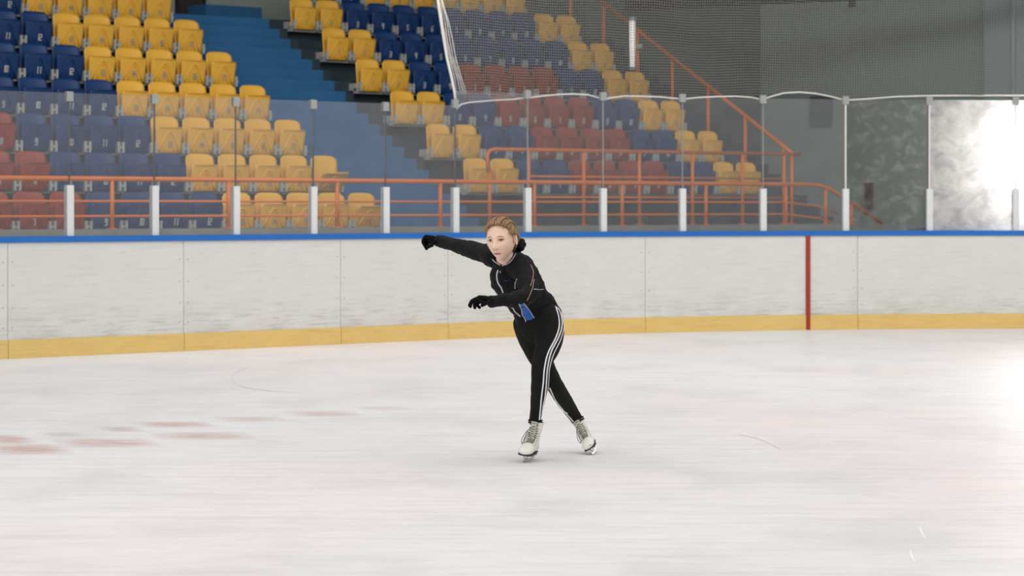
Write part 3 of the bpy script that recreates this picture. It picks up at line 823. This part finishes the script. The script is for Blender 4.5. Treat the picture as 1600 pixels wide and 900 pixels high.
# keys ------------------------------------------------------------
torso = [(787, 405, 14.68, 15, .055), (792, 411, 14.70, 25, .075), (798, 422, 14.73, 36, .10), (808, 440, 14.79, 38, .115), (818, 456, 14.86, 34.5, .11), (829, 473, 14.93, 33, .105), (838, 490, 14.97, 36, .115), (843, 503, 14.98, 36, .115)]
hips = [(838, 490, 14.96, 31, .105), (842, 503, 14.97, 34, .112), (843, 512, 14.98, 32, .105)]
armR = [(772, 402, 14.72, 17, .06), (757, 396, 14.82, 15.5, .06), (735, 389.5, 14.93, 13.5, .05), (716, 384, 15.02, 11.5, .045), (700, 379.5, 15.10, 10, .038), (685, 376.5, 15.17, 9.5, .032)]
armL = [(806, 414, 14.62, 20, .06), (818, 424, 14.55, 18, .058), (825, 444, 14.46, 16, .052), (826, 458, 14.39, 15, .050), (817, 465.5, 14.34, 14, .045), (797, 468.5, 14.28, 12, .040), (778, 470, 14.24, 10, .034), (768, 470.5, 14.22, 9.3, .031)]
legL = [(853, 500, 14.93, 27, .10), (857, 520, 14.90, 24.5, .092), (856, 540, 14.86, 20.5, .082), (848, 562, 14.80, 16.5, .070), (844.5, 580, 14.77, 14.6, .058), (843.5, 600, 14.80, 13.8, .054), (841, 620, 14.87, 12, .050), (838, 640, 14.93, 9.9, .042), (836.5, 659, 14.955, 9.8, .040)]
legR = [(822, 506, 15.02, 21, .095), (828, 524, 15.03, 20.5, .09), (838, 546, 15.05, 19.5, .082), (851, 572, 15.08, 16, .068), (865, 598, 15.14, 13.5, .056), (878, 620, 15.26, 13, .055), (892, 641, 15.37, 11, .044), (903, 658, 15.43, 9.2, .040)]

skater = None
# head: an ellipsoid shaped by smooth bumps; local x right, -y face, z up
HC = P(783.5, 373.5, 14.56)
HM = Matrix.Translation(HC) @ Matrix.Rotation(radians(-3), 4, 'Y') @ Matrix.Rotation(radians(-24), 4, 'Z') @ Matrix.Rotation(radians(6), 4, 'X')
HS = 1.07
def G(x, z, cx, cz, sx, sz): return exp(-((x-cx)/sx)**2-((z-cz)/sz)**2)
def head_v(px_, py_, pz_, infl=0.0):
    z = pz_*(.1045 if pz_ > 0 else .119)
    f = 1.0
    if pz_ < 0: f = 1-.42*(-pz_)**1.6
    x = px_*.0765*f
    if py_ < 0:
        y = py_*.094*(1-.10*max(0, -pz_)**2)
    else:
        y = py_*.100*(1-.45*max(0, -pz_-.05)**.8 if pz_ < -.05 else 1)
    if py_ < 0:
        fr = min(1, (-py_)*1.3)
        # local features on the face (z relative)
        y += fr*(.006*G(x, z, 0, .02, .06, .05))
        y -= fr*.0235*G(x, z, 0, -.034, .0125, .014)          # nose tip
        y -= fr*.012*G(x, z, 0, -.014, .0095, .020)          # bridge
        y -= fr*.006*(G(x, z, .013, -.038, .008, .008)+G(x, z, -.013, -.038, .008, .008))
        y += fr*.0115*(G(x, z, .032, .000, .018, .012)+G(x, z, -.032, .000, .018, .012))   # sockets
        y -= fr*.004*(G(x, z, .030, .020, .022, .007)+G(x, z, -.030, .020, .022, .007))
        y -= fr*.0075*G(x, z, 0, -.066, .022, .012)           # mouth mound
        y += fr*.004*G(x, z, 0, -.079, .016, .006)
        y -= fr*.0085*G(x, z, 0, -.097, .020, .012)           # chin
        y -= fr*.005*(G(x, z, .042, -.030, .020, .020)+G(x, z, -.042, -.030, .020, .020))
    v = Vector((x, y, z))
    if infl: v += Vector((px_/.0765, py_/.095, pz_/.115)).normalized()*infl
    return v*HS
def head_mesh(mb, nu=120, nv=90):
    vs = []; fs = []
    for j in range(nv+1):
        ph = pi*j/nv
        for i in range(nu):
            t = 2*pi*i/nu; vs.append(HM @ head_v(sin(ph)*cos(t), sin(ph)*sin(t), cos(ph)))
    for j in range(nv):
        for i in range(nu): fs.append((j*nu+i, (j+1)*nu+i, (j+1)*nu+(i+1) % nu, j*nu+(i+1) % nu))
    mb.add(vs, fs, True)
b = MB(); head_mesh(b)
HRT = HM.to_3x3()
for sg in (1, -1):         # ears
    e0 = HM @ (Vector((.083 if sg > 0 else -.074, .006, -.004))*HS); er = (HRT @ Matrix.Rotation(sg*radians(38), 3, 'Z') @ Matrix.Rotation(radians(-10), 3, 'X'))
    b.ball(e0, .0075, .019, .031, er); b.ball(e0+er @ Vector((sg*.004, .008, .008)), .006, .013, .022, er)
    b.ball(e0+er @ Vector((sg*-.002, -.006, -.026)), .006, .008, .010, er)
# neck
nk = [(HM @ (Vector((0, .022, -.03))*HS), .052), (HM @ (Vector((0, .024, -.085))*HS), .049), (P(789, 405, 14.66), .052), (P(792, 414, 14.70), .062)]
b.tube([p for p, r in nk], .05, 20, rad=[r for p, r in nk])
for k, gr in ((torso, -.012), (hips, -.012), (armR, -.010), (armL, -.010), (legL, -.008), (legR, -.008)): limb(b, k, gr)
skater = fuse(b, 'person', M['skin'], .0034, 2)
tag(skater, 'person gliding on white ice skates with arms spread, wearing black jacket and striped black leggings', 'person')
head_b = bvh_of(skater)
HI = HM.inverted()
def face_hit(x, z):
    """point on the face at local x, z"""
    o = HM @ (Vector((x, -.3, z))*HS); dr = HRT @ Vector((0, 1, 0)); loc, nr, _, _ = head_b.ray_cast(o, dr); return loc, nr
def face_line(mb, pts, r, off=0.0, rad=None, n=8):
    q = []
    for x, z in pts:
        l, nr = face_hit(x, z); q.append(l+nr*off)
    mb.tube(q, r, n, rad=rad)
for sg in (-1, 1):
    l, nr = face_hit(sg*.031, .001)
    b = MB(); c = l-HRT @ Vector((0, -.0085*HS, 0))*-1*0+HRT @ Vector((0, .0075, 0))
    b.ball(c, .0150, .0105, .0068, HRT); ey = b.build('eye', M['eye_white'], skater)
    b = MB(); b.ball(c+HRT @ Vector((-.001, -.0072, .0)), .0062, .0040, .0060, HRT, 14, 10); b.build('iris', M['eye_dark'], ey)
    b = MB(); pts = [(sg*.031+(-.016+.032*k/8), .004+.0055*sin(pi*k/8)) for k in range(9)]
    face_line(b, pts, .0014, .0035, rad=[.001+.0016*sin(pi*k/8) for k in range(9)]); b.build('eyelid', M['lash'], skater)
    b = MB(); pts = [(sg*(.016+.032*k/8), .0205+.0055*sin(pi*(k/8)**.8)-.0035*k/8) for k in range(9)]
    face_line(b, pts, .002, .0002, rad=[.0012+.0012*sin(pi*(.15+.8*k/8)) for k in range(9)]); b.build('eyebrow', M['brow'], skater)
    b = MB(); l, nr = face_hit(sg*.0075, -.0455); b.ball(l, .0038, .003, .0022, HRT, 10, 6); b.build('nostril', M['lash'], skater)
b = MB()
face_line(b, [(-.022+.044*k/10, -.0645+.0018*sin(2*pi*abs(k/10-.5))) for k in range(11)], .003, .0, rad=[.0006+.0020*sin(pi*k/10) for k in range(11)])
lipo = b.build('upper_lip', M['lip'], skater)
b = MB(); face_line(b, [(-.018+.036*k/10, -.0715) for k in range(11)], .003, .0, rad=[.0008+.0036*sin(pi*k/10) for k in range(11)]); b.build('lower_lip', M['lip'], skater)
b = MB(); face_line(b, [(-.021+.042*k/10, -.0680) for k in range(11)], .001, .0022, rad=[.0006+.0008*sin(pi*k/10) for k in range(11)]); b.build('mouth_line', M['lash'], skater)

# hair: a cap over the skull with rows of braids
def hairline(x, y, z):      # unit sphere coordinates -> >0 where hair grows
    zf = .74-.60*abs(x)**3
    k = max(0, min(1, (y-.14)/.14)); k = k*k*(3-2*k)
    return (z-zf)*(1-k)+(z+.66)*k
b = MB(); nu, nv = 150, 110; idx = {}; vs = []; fs = []
for j in range(nv+1):
    ph = pi*j/nv
    for i in range(nu):
        t = 2*pi*i/nu; x, y, z = sin(ph)*cos(t), sin(ph)*sin(t), cos(ph)
        h = hairline(x, y, z); rg = .0025*abs(sin(t*0+x*16+y*1.5))+.0015*noise.noise(Vector((x*9, y*9, z*9)))
        infl = .0095+rg if h > .10 else (-.006+(.0155+rg)*max(0, min(1, h/.10))**.6 if h > -.04 else -.01)
        vs.append(HM @ head_v(x, y, z, infl))
        idx[(i, j)] = h
for j in range(nv):
    for i in range(nu):
        if idx[(i, j)] > -.03 and idx[((i+1) % nu, j)] > -.03 and idx[(i, min(j+1, nv))] > -.03: fs.append((j*nu+i, (j+1)*nu+i, (j+1)*nu+(i+1) % nu, j*nu+(i+1) % nu))
b.add(vs, fs, True); hair = b.build('hair', M['hair'], skater); hair['label'] = 'blonde brown hair drawn back in tight braids'
def braid(path, r0, r1, name='braid'):
    b = MB(); q = crm(path, 8); N = len(q)
    for i in range(N):
        x, y, z = q[i]; l_ = sqrt(x*x+y*y+z*z); c = HM @ head_v(x/l_, y/l_, z/l_, .013)
        nx2 = HM @ head_v(*[w/l_ for w in q[min(i+1, N-1)]], .013) if i < N-1 else c
        r = r0+(r1-r0)*i/(N-1); tdir = (nx2-c).normalized() if i < N-1 else tdir
        side = tdir.cross(HRT @ Vector((x, y, z))).normalized()
        sg = 1 if i % 2 else -1
        rot = Matrix((side, tdir, side.cross(tdir))).transposed() @ Matrix.Rotation(sg*.7, 3, 'Z')
        b.ball(c+side*sg*r*.38, r*.62, r*1.05, r*.62, rot, 10, 7)
    return b.build(name, M['hair'], hair)
for x0 in (-.62, -.22, .20, .60):
    braid([(x0*.95, -.62, .80), (x0*1.05, -.35, .92), (x0*1.1, .0, .95), (x0*1.1, .5, .8), (x0*.9, .85, .4), (x0*.6, .95, 0), (x0*.4, .9, -.4)], .0135, .011)
braid([(.86, -.42, .34), (.98, -.1, .34), (.98, .25, .2), (.85, .55, 0), (.6, .8, -.25), (.35, .85, -.5)], .012, .011)
braid([(-.90, -.10, .50), (-.98, .05, .36), (-.98, .25, .2), (-.85, .55, 0), (-.6, .8, -.25), (-.35, .85, -.5)], .012, .011)
b = MB(); rnd = random.Random(3)
for k in range(46):          # stray hairs
    a = rnd.uniform(-1.2, 4.3); x = cos(a)*.9; y = rnd.uniform(-.6, .3); z = abs(sin(a))*.9+.1
    l_ = sqrt(x*x+y*y+z*z); x, y, z = x/l_, y/l_, z/l_
    p0 = HM @ head_v(x, y, z, .012); dn = (p0-HC).normalized(); tn = Vector((rnd.uniform(-1, 1), rnd.uniform(-1, 1), rnd.uniform(-.8, .5)))
    pts = [p0+dn*.0045*k2+tn*(.0035*k2*k2*.35) for k2 in range(5)]; b.tube(pts, .00045, 4, rad=[.0006, .00055, .0005, .0004, .0002])
for sg, n_ in ((1, 3),):
    b.tube([HM @ (Vector((.078, -.028, .03))*HS), HM @ (Vector((.081, -.022, .0))*HS), HM @ (Vector((.077, -.022, -.025))*HS)], .002, 6, rad=[.003, .0025, .001])
b.build('stray_hair', M['hair'], hair)

# jacket --------------------------------------------------------------
b = MB(); limb(b, torso[1:], 0.0, 32); limb(b, armR); limb(b, armL)
# collar around the neck and rolled hood at the nape
jk = fuse(b, 'jacket', M['jacket'], .0048, 5, skater, wob=(.010, 13, (1, 1, 1.3)))
jb = bvh_of(jk)
b = MB(); ax = (P(787, 398, 14.64)-P(793, 414, 14.71)).normalized(); cc = P(788.5, 404, 14.665)
u = Vector((1, 0, 0)); u = (u-ax*u.dot(ax)).normalized(); v = ax.cross(u)
for ri, ro, h0, h1 in ((.060, .067, -.02, .026),):
    vs = []; n = 40
    for k in range(n):
        t = 2*pi*k/n; lift = .020*(v.normalized().dot(Vector((0, 1, 0)))*sin(t)) if False else 0
        dirn = u*cos(t)+v*sin(t); front = max(0, -dirn.y)**2
        top = h1*(1-.75*front)+.012*max(0, dirn.x); base = h0
        for r, h in ((ri, base), (ro+.012, base-.01), (ro, top), (ri, top)): vs.append(cc+dirn*r+ax*h)
    fs = []
    for k in range(n):
        for m_ in range(4): fs.append((k*4+m_, k*4+(m_+1) % 4, ((k+1) % n)*4+(m_+1) % 4, ((k+1) % n)*4+m_))
    b.add(vs, fs, True)
col = b.build('collar', M['jacket'], jk)
b = MB(); hc = P(812, 382.5, 14.70)
for k in range(7):
    a = k*2*pi/7; b.ball(hc+Vector((.020*cos(a), .012*sin(a*2), .024*sin(a))), .020, .026, .019, Matrix.Rotation(a, 3, 'Y'))
b.ball(hc, .024, .03, .026); b.tube([hc, P(806, 392, 14.72), P(800, 400, 14.72)], .03, 14)
fuse(b, 'hood', M['jacket'], .004, 3, jk, wob=(.005, 16, (1, 1, 1)))['label'] = 'dark bunched hood behind the neck'
b = MB(); decal_line(b, jb, [(783, 415), (778, 423), (776.5, 432), (778.5, 442), (783, 449), (786, 457)], 2.2, dref=14.6)
b.build('zip', M['piping'], jk)
b = MB(); decal_line(b, jb, [(791, 479), (796, 487), (798, 496), (800, 503), (806, 509)], 2.0, dref=14.8); b.build('zip', M['piping'], jk)
b = MB(); l, nr = hit(jb, 781.5, 421); b.tube([l+nr*.003, l+nr*.004+Vector((.002, 0, -.018))], .003, 6); b.build('zip_pull', M['piping'], jk)
ncb = BVHTree.FromPolygons([v.co for v in jk.data.vertices]+[v.co for v in col.data.vertices], [tuple(p.vertices) for p in jk.data.polygons]+[tuple(q+len(jk.data.vertices) for q in p.vertices) for p in col.data.polygons])
for nm, pl, w_ in (('piping', [(769, 405), (774, 410), (781, 414.5)], 1.1), ('piping', [(784, 415), (791, 413.5), (798, 409), (803, 402), (806, 396.5)], 1.1),
                  ('chest_piping', [(808, 436), (805, 442), (804.5, 451)], 1.1), ('side_piping', [(810.5, 475), (815, 484), (816, 491), (821, 500), (822, 512)], 1.1),
                  ('side_piping', [(818, 474), (826, 483), (833, 494), (840, 504)], 1.0), ('hip_piping', [(834, 452), (842, 452.5), (849, 452)], .7)):
    b = MB(); decal_line(b, ncb, pl, w_, dref=14.65); b.build(nm, M['piping'], jk)
# blue side panel between the two pipings
b = MB(); L_ = crm([(811, 475), (815, 484), (816.5, 491), (821, 500), (822, 512)], 4); R_ = crm([(818, 474.5), (825, 483), (829, 488), (833, 494), (840, 504)], 4); vs = []; fs = []; nn = 6
for (x0, y0), (x1, y1) in zip(L_, R_):
    for k in range(nn+1):
        l, nr = hit(ncb, x0+(x1-x0)*k/nn, y0+(y1-y0)*k/nn, 14.85); vs.append(l+nr*.0015)
for j in range(len(L_)-1):
    for k in range(nn): fs.append((j*(nn+1)+k, j*(nn+1)+k+1, (j+1)*(nn+1)+k+1, (j+1)*(nn+1)+k))
b.add(vs, fs, True); b.build('side_panel', M['blue_panel'], jk)['label'] = 'blue side panel'
# small blue swoosh on the chest
b = MB(); sw = [(789, 436.2), (788.6, 438.2), (790.5, 438.9), (793.5, 438.0), (796.8, 436.6)]; q = crm(sw, 5); hs = [hit(ncb, x, y) for x, y in q]
wd = [.3+1.1*sin(pi*min(1, (i/(len(q)-1))*1.3))*(1-i/(len(q)-1)*.7) for i in range(len(q))]
vs = []
for (c, nr), w_ in zip(hs, wd): vs += [c+nr*.002+Vector((0, 0, -w_*.0022)), c+nr*.002+Vector((0, 0, w_*.0022))]
b.add(vs, [(2*i, 2*i+1, 2*i+3, 2*i+2) for i in range(len(q)-1)]); b.build('chest_logo', mat('logo_blue', srgb(52, 66, 140), .6), jk)
# rim light painted as brown bands along the near sleeve's back piping
b = MB()
for pl in ([(829, 414), (833, 424), (832, 436), (829, 447)], [(834, 437), (832, 450), (827, 462), (823, 470)]): decal_line(b, ncb, pl, .8, dref=14.5)
b.build('sleeve_rim_light', mat('brown_rim_light', srgb(170, 128, 112), .5), jk)

# leggings ------------------------------------------------------------
b = MB(); limb(b, hips, .002, 30); limb(b, legL, .0, 26); limb(b, legR, .0, 26)
lg = fuse(b, 'leggings', M['legging'], .0048, 5, skater, wob=(.003, 14, (1, 1, .6))); lb = bvh_of(lg)
st = [[(868, 479), (872.5, 494), (873.5, 510), (868, 528), (856, 552), (850.5, 576), (848.5, 600), (846, 620), (842.5, 656)],
      [(871, 475), (876.5, 494), (877.8, 510), (872, 528), (861, 550), (855, 576), (853.3, 600), (851.5, 618), (848, 636), (845.2, 656)],
      [(873, 473), (880, 494), (881.0, 510), (876, 530), (864.5, 554), (858.3, 576), (857.0, 598), (854.5, 616), (850, 636)]]
for s_ in st: b = MB(); decal_line(b, lb, s_, 2.0 if s_ is not st[2] else 1.2, dref=14.9, n=6); b.build('side_stripe', M['white_stripe'], lg)
# far leg: cast only against the rear leg
b2 = MB(); limb(b2, legR, .0, 26); rb = BVHTree.FromPolygons(b2.v, b2.f)
for s_, w_ in (([(859, 606), (868, 625), (880, 641), (891, 653), (896, 659)], 1.8), ([(857, 611), (866, 630), (877, 645), (886, 653)], 1.0)):
    b = MB(); decal_line(b, rb, s_, w_, dref=15.3, off=.004); b.build('side_stripe', M['white_stripe'], lg)
for x, y, d, r in ((836.5, 656.5, 14.95, .039), (902, 655, 15.42, .037)):
    b = MB(); c = P(x, y, d); tz = (Vector((.0, 0, 1)) if x < 850 else Vector((-.42, 0, .9)).normalized()); uu = Vector((0, 1, 0)).cross(tz).normalized()
    for k in (-.012, 0.0): b.tube([c+tz*k+(uu*cos(2*pi*q/16)+Vector((0, 1, 0))*sin(2*pi*q/16))*r for q in range(16)], .005, 8, closed=True)
    b.build('cuff', M['legging'], lg)
# ------------------------------------------------------------ gloves
def glove(name, wrist, palm, fingers, thumb, rp):
    b = MB()
    q = [(wrist, rp*.85), ((wrist+palm)/2, rp*.95), (palm, rp*1.05)]
    # the palm is a flattened block: several parallel tubes across the knuckles
    for f in fingers: b.tube([wrist, (wrist+f[0])/2, f[0]], .01, 12, rad=[rp*.62, rp*.62, .0125])
    for f in fingers: b.tube([Vector(p) for p in crm([tuple(p) for p in f], 5)], .009, 12, rad=None); b.ball(f[-1], .009, .009, .009, nu=12, nv=8)
    b.tube([Vector(p) for p in crm([tuple(p) for p in thumb], 5)], .0105, 12); b.ball(thumb[-1], .0105, .0105, .0105, nu=12, nv=8)
    return fuse(b, name, M['glove'], .0024, 3, skater)
# near hand, palm down, fingers pointing to the left of the photo and drooping
w = P(769, 470.5, 14.22)
kn = [P(748, 464.5, 14.13), P(747, 466, 14.155), P(747.5, 468, 14.185), P(749.5, 471, 14.215)]
mid = [P(738.5, 469, 14.08), P(739, 471.5, 14.13), P(742, 474.5, 14.175), P(745.5, 476.5, 14.21)]
tip = [P(733.5, 477.5, 14.07), P(735, 479, 14.12), P(742, 481, 14.165), P(749.5, 480.5, 14.20)]
for n_, k_ in enumerate(kn): pass
glove('glove', w, P(752, 468, 14.17), [[kn[i], mid[i], (mid[i]+tip[i])/2+Vector((-.003, 0, .001)), tip[i]] for i in range(4)], [P(765, 471.5, 14.17), P(759, 474.3, 14.13), P(753.5, 477, 14.12)], .034)
w = P(687, 376.8, 15.16)
kn = [P(664, 369.5, 15.20), P(662.5, 371.5, 15.225), P(662.5, 374, 15.25), P(664, 377, 15.27)]
glove('glove', w, P(668, 373, 15.22), [[kn[i], P(660.5+i*.8, 377.5+i*1.2, 15.18+.025*i), P(664+i*1.5, 384.5-i*.3, 15.19+.024*i), P(666.5+i*3, (388.8, 386.5, 385, 384)[i], 15.2+.022*i)] for i in range(4)], [P(680, 378, 15.14), P(674, 383, 15.12), P(669, 385.5, 15.125)], .034)

# ------------------------------------------------------------ skates
def skate(label, org, R, dirty):
    """org: point under the heel on the blade; local x forward (toe), z up"""
    T4 = Matrix.Translation(org) @ R.to_4x4()
    root = empty('ice_skate'); root.parent = skater; root['label'] = label
    def bd(b, name, m, par=root): b.v = [T4 @ v for v in b.v]; return b.build(name, m, par)
    b = MB(); X = Vector((1, 0, 0)); Y = Vector((0, 1, 0)); Z = Vector((0, 0, 1))
    # foot part
    secs = []
    for x, w_, h_, zc in ((-.052, .012, .012, .075), (-.046, .026, .030, .080), (-.02, .034, .040, .087), (.02, .034, .042, .089), (.06, .036, .040, .085), (.10, .042, .034, .078), (.135, .0445, .029, .073), (.160, .041, .024, .069), (.178, .031, .019, .065), (.188, .014, .010, .062)):
        secs.append((Vector((x, 0, zc)), Y, Z, w_, h_))
    b.loft(secs, 24)
    # shaft
    secs = []
    for z, cx, rx, ry in ((.07, .005, .05, .033), (.11, .006, .050, .034), (.145, .004, .045, .034), (.175, .002, .044, .036), (.205, .002, .046, .040), (.226, .002, .049, .043)):
        secs.append((Vector((cx-.012*(z-.07)/.15, 0, z)), X, Y, rx, ry))
    b.loft(secs, 24)
    me = fuse(b, 'skate_boot', M['boot'], .0038, 3, root); me.data.transform(T4)
    if True:
        b = MB(); b.tube([Vector((.002+.045*cos(a)-.012, .040*sin(a), .226)) for a in [2*pi*k/20 for k in range(20)]], .0045, 8, closed=True); bd(b, 'boot_rim', M['boot'])
    # tongue along the front of the shaft and instep
    b = MB(); tp = [Vector((.048, 0, .235)), Vector((.047, 0, .19)), Vector((.052, 0, .150)), Vector((.072, 0, .126)), Vector((.105, 0, .109))]
    vs = []
    for i, p in enumerate(tp):
        hw = (.019, .018, .017, .016, .011)[i]; nrm = (Vector((1, 0, .1)), Vector((1, 0, .1)), Vector((.85, 0, .5)), Vector((.5, 0, .85)), Vector((.3, 0, .95)))[i].normalized()
        for yy, o_ in ((-hw, -.006), (-hw*.6, .002), (0, .004), (hw*.6, .002), (hw, -.006)): vs.append(p+Vector((0, yy, 0))+nrm*o_)
        for yy in (hw, -hw): vs.append(p+Vector((0, yy, 0))-nrm*.014)
    fs = []
    for i in range(len(tp)-1):
        for k in range(7): fs.append((i*7+k, i*7+(k+1) % 7, (i+1)*7+(k+1) % 7, (i+1)*7+k))
    fs += [tuple(range(6, -1, -1)), tuple(range(28, 35))]
    b.add(vs, fs, True); bd(b, 'tongue', M['tongue'])
    # laces crossing over the tongue
    b = MB(); path = crm([tuple(p) for p in tp], 6); N = 10
    for k in range(N):
        q0 = Vector(path[int(1+k*(len(path)-3)/N)]); q1 = Vector(path[min(len(path)-1, int(1+(k+1.3)*(len(path)-3)/N))]); o_ = Vector((.007, 0, .004)); wy = .027 if k < 6 else .022
        for sg in (1, -1): b.tube([q0+Vector((-.010, sg*wy, 0)), (q0+q1)/2+o_, q1+Vector((-.010, -sg*wy, 0))], .0019, 6)
    bd(b, 'laces', M['lace'])
    b = MB()
    for sg, dz in ((-1, .0), (-.75, .01)): b.tube([Vector(p) for p in crm([(.055, sg*.012, .20), (.066, sg*.034, .170+dz), (.074, sg*.052, .125), (.078, sg*.046, .095+dz), (.070, sg*.038, .12), (.058, sg*.022, .17)], 5)], .0022, 6)
    bd(b, 'lace_bow', M['lace'])
    # dark eyelet marks
    b = MB()
    for k in range(6):
        for sg in (-1, 1):
            b.ball(Vector((.030+.012*k, sg*(.0335+.001*k), .165-.012*k)), .0028, .0022, .0028, nu=8, nv=6)
    bd(b, 'eyelets', M['sole'])
    # sole and heel
    out = [(-.052, .012), (-.045, .026), (-.02, .031), (.02, .029), (.06, .033), (.10, .040), (.135, .043), (.162, .039), (.180, .029), (.190, .012)]
    b = MB(); ring = [Vector((x, w_, 0)) for x, w_ in out]+[Vector((x, -w_, 0)) for x, w_ in reversed(out)]
    n = len(ring); vs = [v+Vector((0, 0, .044+(.008 if v.x < .05 else 0))) for v in ring]+[v+Vector((0, 0, .0505+(.0035 if v.x < .05 else 0))) for v in ring]
    b.add(vs, [(k, (k+1) % n, n+(k+1) % n, n+k) for k in range(n)]+[tuple(range(n-1, -1, -1)), tuple(range(n, 2*n))]); bd(b, 'sole', M['sole'])
    b = MB(); b.box(-.046, .008, -.019, .019, .034, .054); bd(b, 'heel', M['sole'])
    # blade
    b = MB(); prof = [(-.075, .012), (-.06, .002), (0, .0), (.10, .0), (.175, .004), (.198, .012), (.203, .022), (.190, .026), (.17, .018), (.05, .016), (-.06, .018), (-.078, .020)]
    n = len(prof); vs = [Vector((x, -.002, z)) for x, z in prof]+[Vector((x, .002, z)) for x, z in prof]
    b.add(vs, [(k, (k+1) % n, n+(k+1) % n, n+k) for k in range(n)]+[tuple(range(n-1, -1, -1)), tuple(range(n, 2*n))]); bl = bd(b, 'blade', M['steel'])
    for x0, x1 in ((-.035, -.005), (.10, .15)):
        b = MB()
        for sg in (-1, 1): b.tube([Vector(((x0+x1)/2, sg*.002, .016)), Vector((x0+.005, sg*.016, .046)), ], .003, 8); b.tube([Vector(((x0+x1)/2, sg*.002, .016)), Vector((x1, sg*.016, .046))], .003, 8)
        zt2 = .0345 if x0 < 0 else .0435
        b.box(x0-.006, x1+.006, -.022, .022, .0415, .0445) if x0 > 0 else b.box(x0-.006, x1+.006, -.020, .020, .031, .034)
        fuse(b, 'blade_mount', M['steel'], .0018, 1, bl).data.transform(T4)
    if dirty:
        b = MB(); b.ball(Vector((.181, .004, .066)), .006, .020, .008); bd(b, 'toe_scuff', mat('scuff', srgb(84, 78, 62), .8))
    return root
def basis(fwd, up):
    f = fwd.normalized(); u_ = (up-f*up.dot(f)).normalized(); return Matrix((f, u_.cross(f), u_)).transposed()
# gliding foot: blade on the ice
toe = P(820.5, 722, 0) if False else None
d1 = F*H/(722.0-HY); pt = Vector(((820.5-800)/F*d1, d1, 0))
fw = Vector((-.30, -1, 0)); Rm = basis(fw, Vector((.16, 0, 1)))
o1 = pt-Rm @ Vector((.12, 0, 0)); skate('white ice skate of the gliding front foot', o1, Rm, False)
# trailing foot: pushed back, rolled over and touching with the toe
Rm2 = basis(Vector((-.12, -1, -.10)), Vector((-.55, 0, .86)))
d2 = F*H/(711.0-HY); pt2 = Vector(((927-800)/F*d2, d2, .004))
o2 = pt2-Rm2 @ Vector((.175, 0, .004))*.93; skate('scuffed white ice skate of the trailing rear foot', o2, Rm2*.93, True)
